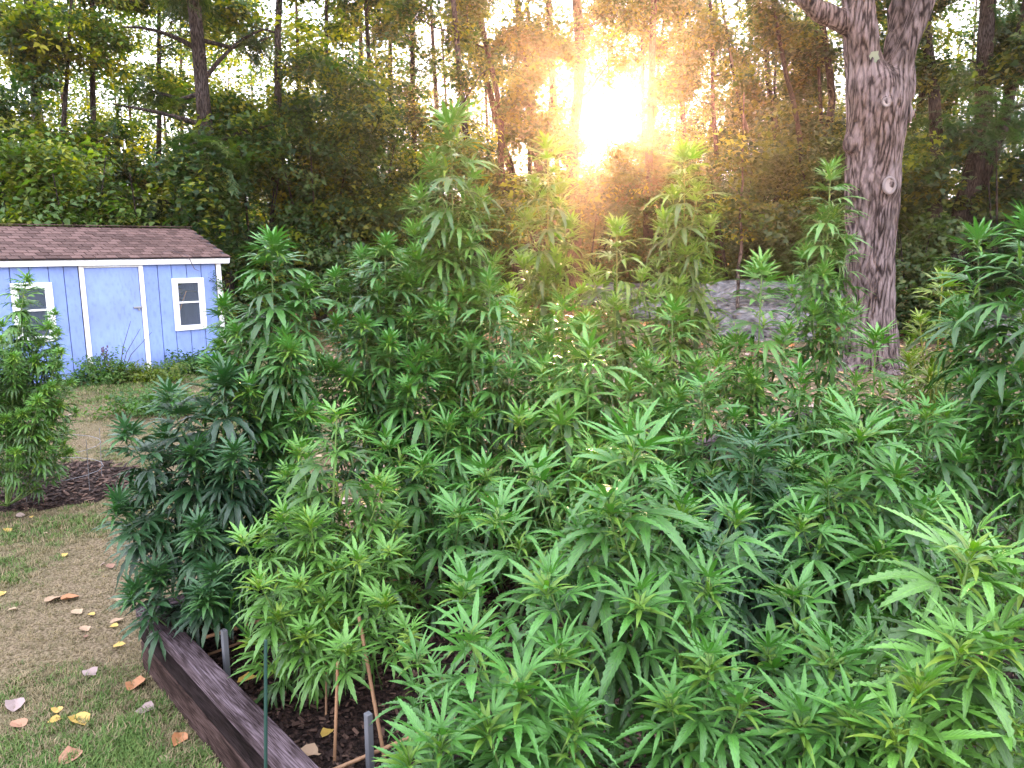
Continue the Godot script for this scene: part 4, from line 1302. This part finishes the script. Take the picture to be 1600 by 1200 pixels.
func build_trees() -> void:
	var specs := [
		["pine_tree", "scaly-barked pine leaning behind the shed roof with long dead side limbs", "tree", Vector3(-6.34, 0, -17.00), -0.037, 0.215, "pine", 15.0, 900],
		["maple_tree", "straight dark-trunked maple one step from the leaning pine", "tree", Vector3(-6.00, 0, -19.00), 0.076, 0.128, "broad", 14.0, 900],
		["maple_tree", "slim pale-limbed tree between the dark maple and the tallest hemp plant", "tree", Vector3(-4.18, 0, -24.00), -0.012, 0.101, "broad", 14.0, 500],
		["birch_tree", "thin straight tree leaning behind the tallest hemp plant", "tree", Vector3(-0.74, 0, -21.00), -0.097, 0.115, "broad", 13.0, 450],
		["oak_tree", "crooked tree bending away from the tallest hemp plant's tip", "tree", Vector3(0.32, 0, -23.00), -0.152, 0.126, "broad", 13.0, 500],
		["oak_tree", "many-stemmed oak fanning out of one foot beside the sun gap", "tree", Vector3(1.58, 0, -26.00), -0.149, 0.175, "fan", 14.0, 650],
		["oak_tree", "thick gold-rimmed trunk bordering the sun gap", "tree", Vector3(1.98, 0, -25.00), -0.008, 0.253, "broad", 15.0, 700],
		["pine_tree", "slim trunk on the far border of the sun gap, thinner of its pair", "tree", Vector3(5.07, 0, -28.00), -0.063, 0.118, "broad", 14.0, 400],
		["pine_tree", "straight ruddy trunk on the far border of the sun gap, thicker of its pair", "tree", Vector3(4.68, 0, -26.00), -0.016, 0.175, "broad", 15.0, 600],
		["oak_tree", "forked tree with crossing bare limbs in front of golden leaves", "tree", Vector3(9.28, 0, -22.00), -0.115, 0.167, "fan", 12.0, 650],
		["birch_sapling", "pale thin bare sapling stem in the haze before the woods", "sapling", Vector3(5.40, 0, -18.00), -0.032, 0.046, "bare", 5.5, 60],
		["oak_tree", "massive dark double-trunked oak beyond the granite rocks", "tree", Vector3(11.01, 0, -19.00), 0.012, 0.272, "fan", 14.0, 900],
		["maple_tree", "leaning maple high above the shed's roof nearest its door", "tree", Vector3(-12.22, 0, -20.00), 0.037, 0.118, "fan", 13.0, 900],
		["maple_tree", "dark straight maple above the middle of the shed roof", "tree", Vector3(-11.47, 0, -21.00), 0.077, 0.106, "broad", 13.0, 800],
		["oak_tree", "branched small oak with yellow leaves to the side of the haze", "tree", Vector3(8.24, 0, -24.00), -0.085, 0.142, "fan", 12.0, 600],
		["maple_tree", "slim straight tree deep in the golden haze", "tree", Vector3(7.40, 0, -27.00), -0.086, 0.114, "broad", 13.0, 500],
		["maple_tree", "trunk standing in the brightest haze past the ruddy pair", "tree", Vector3(6.76, 0, -29.00), -0.079, 0.147, "broad", 14.0, 500],
		["hemlock_tree", "drooping blue-green hemlock beyond the double-trunked oak", "tree", Vector3(13.47, 0, -20.00), -0.095, 0.169, "hem", 13.0, 1500],
		["maple_tree", "thin trunk half hidden behind leaves beside the leaning pine", "tree", Vector3(-10.87, 0, -23.00), 0.107, 0.097, "broad", 13.0, 700],
		["oak_tree", "leafy oak with dark low boughs behind the rounded hemp plant", "tree", Vector3(-6.02, 0, -24.00), 0.065, 0.101, "broad", 14.0, 900],
		["maple_tree", "faint far trunk left of the tallest hemp plant's spire", "tree", Vector3(-3.32, 0, -27.00), -0.005, 0.114, "broad", 13.0, 450],
		["oak_tree", "leafy oak behind the scarred trunk's fork", "tree", Vector3(12.94, 0, -25.00), -0.041, 0.169, "broad", 14.0, 900],
	]
	for s in specs:
		forest_tree(s[0], s[1], s[2], s[3], s[4], s[5], s[6], s[7], s[8])
	# long dead boughs of the pine behind the shed
	var pine := get_node("pine_tree")
	var pb: Vector3 = pine.position
	for q in [[Vector3(-6.67, 6.22, -17.00), Vector3(-7.29, 6.61, -16.80), Vector3(-7.99, 6.53, -16.60)], [Vector3(-6.69, 4.68, -17.00), Vector3(-7.25, 4.89, -16.70), Vector3(-8.27, 5.00, -16.40)], [Vector3(-6.59, 5.52, -17.00), Vector3(-5.84, 6.57, -17.20), Vector3(-5.22, 6.71, -17.40)], [Vector3(-6.59, 4.22, -17.00), Vector3(-6.01, 4.59, -17.30), Vector3(-5.19, 4.74, -17.40)]]:
		var g := Geo.new()
		var b := bez(q[0] - pb, q[1] - pb, q[2] - pb, 8)
		g.tube(b, [.07, .062, .055, .048, .042, .036, .03, .022, .012], 6, 0.3, gn)
		put("limb", g.done(), M.bark_dark, pine)
	var shrubs := [
		["dense dark maple sapling thicket behind the shed's far end", Vector3(-10.47, 3.90, -16.50), 1.60, 1.50, 620, 0],
		["leafy shrub with yellow-green crown over the shed roof's middle", Vector3(-8.82, 3.18, -15.60), 1.30, 1.20, 420, 1],
		["dark broadleaf shrub touching the shed ridge beside the pine", Vector3(-7.65, 3.03, -16.20), 1.30, 1.00, 420, 0],
		["low bush in the gap between pine trunk and shed gable", Vector3(-6.21, 2.56, -15.60), 0.70, 0.90, 220, 0],
		["dark oak bush between leaning pine and straight maple", Vector3(-6.05, 3.34, -18.00), 1.30, 1.60, 520, 0],
		["broad oak bush right of the straight maple trunk", Vector3(-4.66, 4.11, -18.50), 1.50, 1.60, 600, 0],
		["tall dark oak bush before the slim pale-limbed tree", Vector3(-3.74, 3.91, -19.50), 1.40, 1.70, 560, 0],
		["low shrub behind the pale-topped hemp plant", Vector3(-5.19, 2.34, -19.00), 1.50, 1.00, 420, 0],
		["brownish low shrub beneath the tallest plant's shoulder", Vector3(-3.12, 2.70, -21.00), 1.30, 0.90, 300, 3],
		["rust-tinted undergrowth bush left of the haze", Vector3(-0.59, 2.78, -24.00), 1.60, 1.00, 360, 3],
		["rust-tinted undergrowth bush under the sun gap", Vector3(2.57, 3.04, -26.00), 1.80, 1.10, 420, 3],
		["hazy bush right under the ruddy trunk", Vector3(5.35, 3.21, -25.00), 1.70, 1.40, 460, 3],
		["olive bush beside the pale sapling stem", Vector3(6.33, 3.26, -22.00), 1.50, 1.30, 460, 2],
		["low olive bush on top of the granite ledge", Vector3(7.73, 2.38, -22.50), 1.50, 0.70, 300, 2],
		["round green shrub beside the oak trunk's lawn side", Vector3(9.15, 2.04, -17.50), 0.80, 0.80, 300, 2],
		["dark shrub at the foot of the double-trunked oak", Vector3(12.14, 1.87, -19.60), 1.00, 0.50, 220, 0],
		["hanging hemlock bush beside the frame beyond the oak", Vector3(11.56, 4.06, -18.00), 1.50, 1.80, 620, 4],
		["dark green bush behind the scarred oak trunk", Vector3(9.12, 3.54, -21.00), 1.50, 1.60, 520, 2],
		["small bush between scarred trunk and double-trunked oak", Vector3(12.02, 4.04, -23.00), 1.20, 1.60, 460, 0],
	]
	var tints := [
		[Color(.022, .05, .018), Color(.04, .08, .022), Color(.06, .1, .025), Color(.03, .06, .02), Color(.16, .17, .02)], [Color(.09, .14, .025), Color(.16, .18, .02), Color(.06, .11, .025)],
		[Color(.06, .09, .03), Color(.09, .12, .035), Color(.045, .075, .03)], [Color(.07, .085, .028), Color(.05, .075, .025), Color(.12, .08, .03)], [Color(.045, .1, .055), Color(.06, .125, .06), Color(.04, .085, .045)]]
	for s in shrubs:
		var c: Vector3 = s[1]
		var gy := ground_y(c.x, c.z)
		var o := thing("shrub", s[0], "shrub", Vector3(c.x, gy, c.z), "shrubs at the edge of the woods")
		var top: float = c.y + s[3] - gy
		var g := Geo.new()
		for i in 5:
			var a := i * 1.4
			g.tube([Vector3(gauss(.1), -0.05, gauss(.1)), Vector3(cos(a) * s[2] * 0.25, top * 0.4, sin(a) * s[2] * 0.25), Vector3(cos(a) * s[2] * 0.6, top * rf(0.75, 0.95), sin(a) * s[2] * 0.6)], [.045, .03, .01], 5)
		put("stems", g.done(), M.bark_dark, o).set_meta("kind", "stuff")
		var where := []
		var tint := []
		var n: int = int(s[4] * 1.3)
		var lumps := []
		for i in 9:
			lumps.append(Vector3(gauss(s[2] * 0.75), rf(0.15, 0.95) * top, gauss(s[2] * 0.6)))
		for i in n:
			var l: Vector3 = pick(lumps)
			var p := l + Vector3(gauss(s[2] * 0.38), gauss(s[3] * 0.33), gauss(s[2] * 0.38))
			if p.y < 0.08 or in_gap(p + Vector3(c.x, gy, c.z)):
				continue
			var k := rf(0.7, 1.25)
			where.append(Transform3D(Basis.from_euler(Vector3(rf(-.5, .5), rng.randf() * TAU, rf(-.5, .5))).scaled(Vector3(k, k, k)), p))
			tint.append(pick(tints[s[5]]) * rf(0.75, 1.2))
		scatter("foliage", pick(pines) if s[5] == 4 else pick(sprays), M.wood_leaf, where, tint, o)
	# the far wood that reads as one mass: foliage low down, thin poles, and more sky higher up
	var where := []
	var tint := []
	var tries := 0
	while where.size() < 30000 and tries < 90000:
		tries += 1
		var d := rf(27.0, 48.0)
		var u := rf(-0.95, 0.95)
		var x := u * d
		var lump := gn.get_noise_3d(x * 5.0, 0, d * 5.0)
		var y := pow(rng.randf(), 1.6) * 12.5
		var dens := gn.get_noise_3d(x * 16.0, y * 16.0, d * 7.0) + 0.2
		if y > 3.4 and dens < 0.26 + maxf(0, y - 6.0) * 0.012:
			continue
		if y > 3.5 + lump * 2.0 and rng.randf() < 0.3 * exp(-pow((u - 0.02) / 0.36, 2.0)):
			continue
		var p := Vector3(x, ground_y(x, -d) + y, -d)
		if in_gap(p, 0.5):
			continue
		var s := rf(1.1, 1.8)
		where.append(Transform3D(Basis.from_euler(Vector3(rf(-.5, .5), rng.randf() * TAU, rf(-.5, .5))).scaled(Vector3(s, s, s)), p))
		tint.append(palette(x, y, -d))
	scatter("far_woods_foliage", far_spray, M.wood_leaf, where, tint)
	var g := Geo.new()
	for i in 90:
		var d := rf(28.0, 50.0)
		var x := rf(-0.85, 0.85) * d
		var s := rf(-0.06, 0.06)
		var y0 := ground_y(x, -d) - 0.1
		var h := rf(9.0, 15.0)
		var r := rf(0.05, 0.16)
		if in_gap(Vector3(x + s * 5, 6.5, -d), 0.6):
			continue
		g.tube([Vector3(x, y0, -d), Vector3(x + s * h * 0.5 + gauss(.15), y0 + h * 0.5, -d), Vector3(x + s * h, y0 + h, -d)], [r, r * 0.7, r * 0.3], 6)
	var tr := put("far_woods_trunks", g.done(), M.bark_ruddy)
	tr.set_meta("kind", "stuff")

# ---------------------------------------------------------------- the scarred oak, meshed from a distance field
func capsule(p: Vector3, a: Vector3, b: Vector3, ra: float, rb: float) -> float:
	var ab := b - a
	var t := clampf((p - a).dot(ab) / ab.length_squared(), 0.0, 1.0)
	return p.distance_to(a + ab * t) - lerpf(ra, rb, t)

func build_oak() -> void:
	var Z := -13.2
	var base := Vector3(Vector3(6.31, 0.01, -13.20).x, 0, Z)
	var at := func(u: float, v: float, dz := 0.0) -> Vector3:
		# metres up the trunk, measured on the photograph at the trunk's distance
		var yy := (600.0 - v) / 1186.0
		var far := (13.2 - dz) / (0.98357 + yy * 0.18052)
		return Vector3((u - 800.0) / 1186.0 * far - base.x, 2.15 + (yy * 0.98357 - 0.18052) * far, dz)
	var bones := [
		[Vector3(0.02, -0.1, 0), at.call(1358, 470), .48, .385], [at.call(1358, 470), at.call(1361, 330), .385, .4], [at.call(1361, 330), at.call(1367, 215), .4, .45], [at.call(1367, 215), at.call(1373, 147), .45, .47],
		[at.call(1364, 152), at.call(1346, 77), .38, .26], [at.call(1346, 77), at.call(1340, -18), .26, .24], [at.call(1345, 47), at.call(1285, 20, .1), .19, .15], [at.call(1285, 20, .1), at.call(1215, -28, .2), .15, .12],
		[at.call(1384, 152, .05), at.call(1408, 94, .1), .36, .17], [at.call(1408, 94, .1), at.call(1452, -18, .15), .17, .15], [at.call(1338, -18), at.call(1320, -330, -.2), .26, .14], [at.call(1450, -18, .15), at.call(1520, -330, .3), .17, .12], [at.call(1412, -38, -.7), at.call(1425, -330, -.7), .2, .13],
		[at.call(1398, 142, -.2), at.call(1405, 62, -.45), .3, .19], [at.call(1405, 62, -.45), at.call(1412, -38, -.7), .19, .17],
		[at.call(1345, 215), at.call(1330, 228, .1), .22, .14], [at.call(1405, 180), at.call(1420, 178, .15), .16, .1], [at.call(1385, 165, .3), at.call(1384, 160, .46), .16, .1], [at.call(1385, 295, .3), at.call(1389, 290, .44), .17, .12],
		[Vector3(0, 0.25, 0), Vector3(-.6, -.08, .2), .28, .14], [Vector3(0, 0.25, 0), Vector3(.55, -.08, .35), .28, .14], [Vector3(0, 0.25, 0), Vector3(.1, -.08, .7), .28, .13], [Vector3(0, .25, 0), Vector3(.5, -.1, -.4), .28, .14]]
	var h := 0.055
	var lo := Vector3(-2.0, -0.1, -0.95)
	var nx := 62
	var ny := 182
	var nz := 36
	var f := PackedFloat32Array()
	f.resize(nx * ny * nz)
	f.fill(9.0)
	var fn := FastNoiseLite.new()
	fn.seed = 77
	fn.frequency = 1.0
	fn.fractal_octaves = 3
	for b in bones:
		# only the cells near each bone
		var m: float = maxf(b[2], b[3]) + 0.22
		var l0: Vector3 = (b[0].min(b[1]) - Vector3(m, m, m) - lo) / h
		var l1: Vector3 = (b[0].max(b[1]) + Vector3(m, m, m) - lo) / h
		for j in range(maxi(0, int(l0.y)), mini(ny, int(l1.y) + 1)):
			for k in range(maxi(0, int(l0.z)), mini(nz, int(l1.z) + 1)):
				for i in range(maxi(0, int(l0.x)), mini(nx, int(l1.x) + 1)):
					var p := lo + Vector3(i, j, k) * h
					var d := capsule(p, b[0], b[1], b[2], b[3])
					var q := (j * nz + k) * nx + i
					var e := f[q]
					var w := clampf(0.5 + 0.5 * (e - d) / 0.06, 0, 1)
					f[q] = lerpf(e, d, w) - 0.06 * w * (1.0 - w)
	for j in ny:
		for k in nz:
			for i in nx:
				var q := (j * nz + k) * nx + i
				if absf(f[q]) < 0.2:
					var p := lo + Vector3(i, j, k) * h
					f[q] += fn.get_noise_3d(p.x * 2.2, p.y * 1.1, p.z * 2.2) * 0.045 + fn.get_noise_3d(p.x * 8.0, p.y * 0.9, p.z * 8.0) * 0.03
	var on_bark := func(u: float, v: float) -> Vector3:
		var z := 0.9
		while z > 0.0:
			var p: Vector3 = at.call(u, v, z)
			var q := ((p - lo) / h).floor()
			if f[(int(q.y) * nz + int(q.z)) * nx + int(q.x)] < 0.0:
				return p
			z -= 0.02
		return at.call(u, v, 0.3)
	var g := Geo.new()
	var cell := {}
	var off := [0, 1, nx, nx + 1, nx * nz, nx * nz + 1, nx * nz + nx, nx * nz + nx + 1]
	for j in ny - 1:
		for k in nz - 1:
			for i in nx - 1:
				var q := (j * nz + k) * nx + i
				var neg := 0
				for c in 8:
					if f[q + off[c]] < 0.0:
						neg += 1
				if neg == 0 or neg == 8:
					continue
				var sum := Vector3.ZERO
				var cnt := 0
				for c in 8:
					for ax in 3:
						var bit := 1 << ax
						if c & bit:
							continue
						# corner bits: 1 = x, 2 = z, 4 = y
						var a := f[q + off[c]]
						var e := f[q + off[c | bit]]
						if (a < 0.0) == (e < 0.0):
							continue
						var pa := Vector3(c & 1, (c >> 2) & 1, (c >> 1) & 1)
						var pe := Vector3((c | bit) & 1, ((c | bit) >> 2) & 1, ((c | bit) >> 1) & 1)
						sum += pa.lerp(pe, a / (a - e))
						cnt += 1
				cell[q] = g.add(lo + (Vector3(i, j, k) + sum / cnt) * h)
	for q in cell:
		var inside := f[q] < 0.0
		for ax in 3:
			var st: int = [1, nx, nx * nz][ax]
			if (f[q + st] < 0.0) == inside:
				continue
			var s1: int = [nx, nx * nz, 1][ax]
			var s2: int = [nx * nz, 1, nx][ax]
			if not (cell.has(q - s1) and cell.has(q - s2) and cell.has(q - s1 - s2)):
				continue
			if inside:
				g.quad(cell[q], cell[q - s1], cell[q - s1 - s2], cell[q - s2])
			else:
				g.quad(cell[q], cell[q - s2], cell[q - s1 - s2], cell[q - s1])
	var oak := thing("oak_tree", "huge scarred oak trunk forking high above the lawn beside the granite ledge", "tree", base)
	put("trunk", g.done(), M.oak_bark, oak)
	# pruning scars: a swollen rim round pale wood
	for q in [[on_bark.call(1388, 290) + Vector3(0, 0, .03), Vector3(0.25, 0.05, 1), .125], [at.call(1422, 178, .22), Vector3(1, 0.05, 0.35), .12], [on_bark.call(1384, 160) + Vector3(0, 0, .02), Vector3(-0.05, 0.2, 1), .07]]:
		var n: Vector3 = q[1].normalized()
		var x := n.cross(Vector3.UP).normalized()
		var y := x.cross(n)
		var ring := Geo.new()
		var pts := []
		var rad := []
		for i in 17:
			var a := TAU * i / 16
			pts.append(q[0] + (x * cos(a) * 0.85 + y * sin(a)) * q[2])
			rad.append(q[2] * 0.2)
		ring.tube(pts, rad, 8, 0.5, gn)
		var rim := put("pruning_scar", ring.done(), M.wound_rim, oak)
		var disc := Geo.new()
		var c := disc.add(q[0] - n * 0.01)
		for i in 16:
			var a := TAU * i / 16
			disc.add(q[0] + n * 0.012 * sin(i * 2.3) + (x * cos(a) * 0.85 + y * sin(a)) * q[2] * 0.9)
		for i in 16:
			disc.tri(c, c + 1 + (i + 1) % 16, c + 1 + i)
		put("heartwood", disc.done(), M.wound, rim)
	var li := Geo.new()
	var c := li.add(on_bark.call(1366, 88) + Vector3(0, 0, .015))
	for i in 14:
		var a := TAU * i / 14
		var r := rf(6.0, 11.0)
		li.add(on_bark.call(1366 + cos(a) * r, 88 + sin(a) * r) + Vector3(0, 0, 0.006))
	for i in 14:
		li.tri(c, c + 1 + (i + 1) % 14, c + 1 + i)
	put("lichen_patch", li.done(), M.lichen, oak)
	# crown high above, out on the limbs
	var where := []
	var tint := []
	for i in 900:
		var p := Vector3(gauss(2.6), 9.6 + gauss(1.4), gauss(2.2))
		if in_gap(base + p):
			continue
		var s := rf(0.8, 1.4)
		where.append(Transform3D(Basis.from_euler(Vector3(rf(-.5, .5), rng.randf() * TAU, rf(-.5, .5))).scaled(Vector3(s, s, s)), p))
		tint.append(pick([Color(.05, .1, .03), Color(.08, .13, .03), Color(.14, .16, .03)]) * rf(.8, 1.2))
	scatter("crown", sprays[1], M.wood_leaf, where, tint, oak)

# ---------------------------------------------------------------- rocks
func boulder(label: String, at: Vector3, r: Vector3, sd: int, flat := 0.55) -> void:
	var n := FastNoiseLite.new()
	n.seed = sd
	n.frequency = 0.8
	n.fractal_octaves = 4
	var g := Geo.new()
	var rings := 22
	var seg := 40
	for j in rings + 1:
		var ph := PI * j / rings
		for i in seg:
			var a := TAU * i / seg
			var d := Vector3(sin(ph) * cos(a), cos(ph), sin(ph) * sin(a))
			var k := 1.0 + n.get_noise_3d(d.x * 1.6, d.y * 1.6, d.z * 1.6) * 0.45 + n.get_noise_3d(d.x * 6, d.y * 6, d.z * 6) * 0.1
			var p := d * k * r
			p.y = minf(p.y, r.y * flat + p.y * 0.18)
			g.add(p)
	for j in rings:
		for i in seg:
			var a := j * seg + i
			var b := j * seg + (i + 1) % seg
			g.quad(a, a + seg, b + seg, b)
	var o := put("rock", g.done(), M.rock)
	o.position = at
	tag(o, label, "rock", "granite rocks at the edge of the lawn")

func build_rocks() -> void:
	boulder("long flat-topped grey granite ledge behind the slender hemp plants", Vector3(7.4, 0.25, -21.0), Vector3(3.6, 1.25, 1.7), 3)
	boulder("rounded pale boulder in front of the granite ledge", Vector3(6.0, 0.15, -17.6), Vector3(1.15, .62, .8), 5, .7)
	boulder("dark low rock between oak trunk and double-trunked oak", Vector3(9.8, 0.3, -18.6), Vector3(1.5, .75, 1.0), 8)
	boulder("grey rock on the lawn's edge below the hemlock", Vector3(12.2, 0.25, -18.2), Vector3(1.5, .7, 1.0), 13)
	boulder("small grey rock beside the lower dark rock", Vector3(10.9, 0.2, -17.4), Vector3(.7, .4, .55), 17)
	boulder("half-buried far rock by the haze under the woods", Vector3(3.4, 0.5, -25.0), Vector3(1.3, .6, .8), 19)
	# the small stack of red boards in the leaf litter
	var st := thing("brick_pile", "small pile of reddish bricks on the leaf litter far behind the hemp plants", "brick pile", Vector3(-1.55, ground_y(-1.55, -25.0), -25.0))
	var bm := box_mesh(Vector3(0.2, 0.07, 0.1), Vector3.RIGHT, Vector3.UP, Vector3.BACK, 0.008)
	for i in 14:
		var b := put("brick", bm, M.brick, st)
		b.position = Vector3(-0.45 + (i % 3) * 0.43 + rf(-.05, .05), 0.08 + (i / 3) * 0.15, rf(-.06, .06))
		b.rotation.y = rf(-0.2, 0.2)

# ---------------------------------------------------------------- sky
func sky_panorama() -> ImageTexture:
	var w := 1024
	var h := 512
	var im := Image.create(w, h, false, Image.FORMAT_RGBF)
	var n := FastNoiseLite.new()
	n.seed = 4
	n.frequency = 1.6
	n.fractal_octaves = 5
	for y in h:
		var el := (0.5 - (y + 0.5) / h) * PI
		for x in w:
			var az := ((x + 0.5) / w - 0.5) * TAU
			var d := Vector3(sin(az) * cos(el), sin(el), -cos(az) * cos(el))
			var up := clampf(d.y, 0, 1)
			var c := Color(0.5, 0.5, 0.57).lerp(Color(0.6, 0.66, 0.8), pow(up, 0.8))
			var cl := smoothstep(0.02, 0.5, n.get_noise_3d(d.x * 2, d.y * 4, d.z * 2))
			c = c.lerp(Color(0.78, 0.78, 0.82), cl * 0.55)
			var a := acos(clampf(d.dot(SUN.normalized()), -1, 1))
			var gl := 0.35 * exp(-a / 0.16) + 7.0 * exp(-a * a / 0.0009)
			c += Color(1.0, 0.86, 0.62) * gl
			if d.y < 0:
				c = Color(0.18, 0.17, 0.14)
			im.set_pixel(x, y, c)
	return ImageTexture.create_from_image(im)

func _ready() -> void:
	rng.seed = 20240917
	gn.seed = 3
	gn.frequency = 0.05
	gn.fractal_octaves = 3
	# camera
	var cam := Camera3D.new()
	cam.name = "camera"
	cam.position = Vector3(0, 2.15, 0)
	cam.rotation_degrees = Vector3(-10.4, 0, 0)
	cam.fov = 53.66
	cam.near = 0.05
	cam.far = 400.0
	add_child(cam)
	cam.current = true
	# sky, haze, exposure
	var env := Environment.new()
	env.background_mode = Environment.BG_SKY
	var sky := Sky.new()
	var pano := PanoramaSkyMaterial.new()
	pano.panorama = sky_panorama()
	sky.sky_material = pano
	env.sky = sky
	env.background_energy_multiplier = 1.0
	env.tonemap_mode = Environment.TONE_MAPPER_LINEAR
	env.tonemap_exposure = 9.0
	env.sdfgi_enabled = true
	env.ssao_enabled = true
	env.ssil_enabled = true
	env.volumetric_fog_enabled = true
	env.volumetric_fog_density = 0.00065
	env.volumetric_fog_albedo = Color(1.0, 0.86, 0.78)
	env.volumetric_fog_anisotropy = 0.84
	var we := WorldEnvironment.new()
	we.name = "surroundings"
	we.environment = env
	add_child(we)
	var sun := DirectionalLight3D.new()
	sun.name = "sun"
	sun.light_color = Color(1.0, 0.84, 0.66)
	sun.light_energy = 1.6
	sun.light_angular_distance = 0.5
	sun.shadow_enabled = true
	add_child(sun)
	sun.look_at_from_position(SUN * 50.0, Vector3.ZERO)

	make_materials()
	rng.seed = 100
	build_ground()
	rng.seed = 101
	build_woods()
	rng.seed = 102
	build_shed()
	rng.seed = 103
	build_oak()
	rng.seed = 104
	build_rocks()
	rng.seed = 105
	build_trees()
	rng.seed = 106
	build_bed()
	rng.seed = 107
	build_plants()
	rng.seed = 108
	build_weeds()
	rng.seed = 109
	build_stakes()
	rng.seed = 110
	build_fallen_leaves()
	rng.seed = 111
	build_grass()
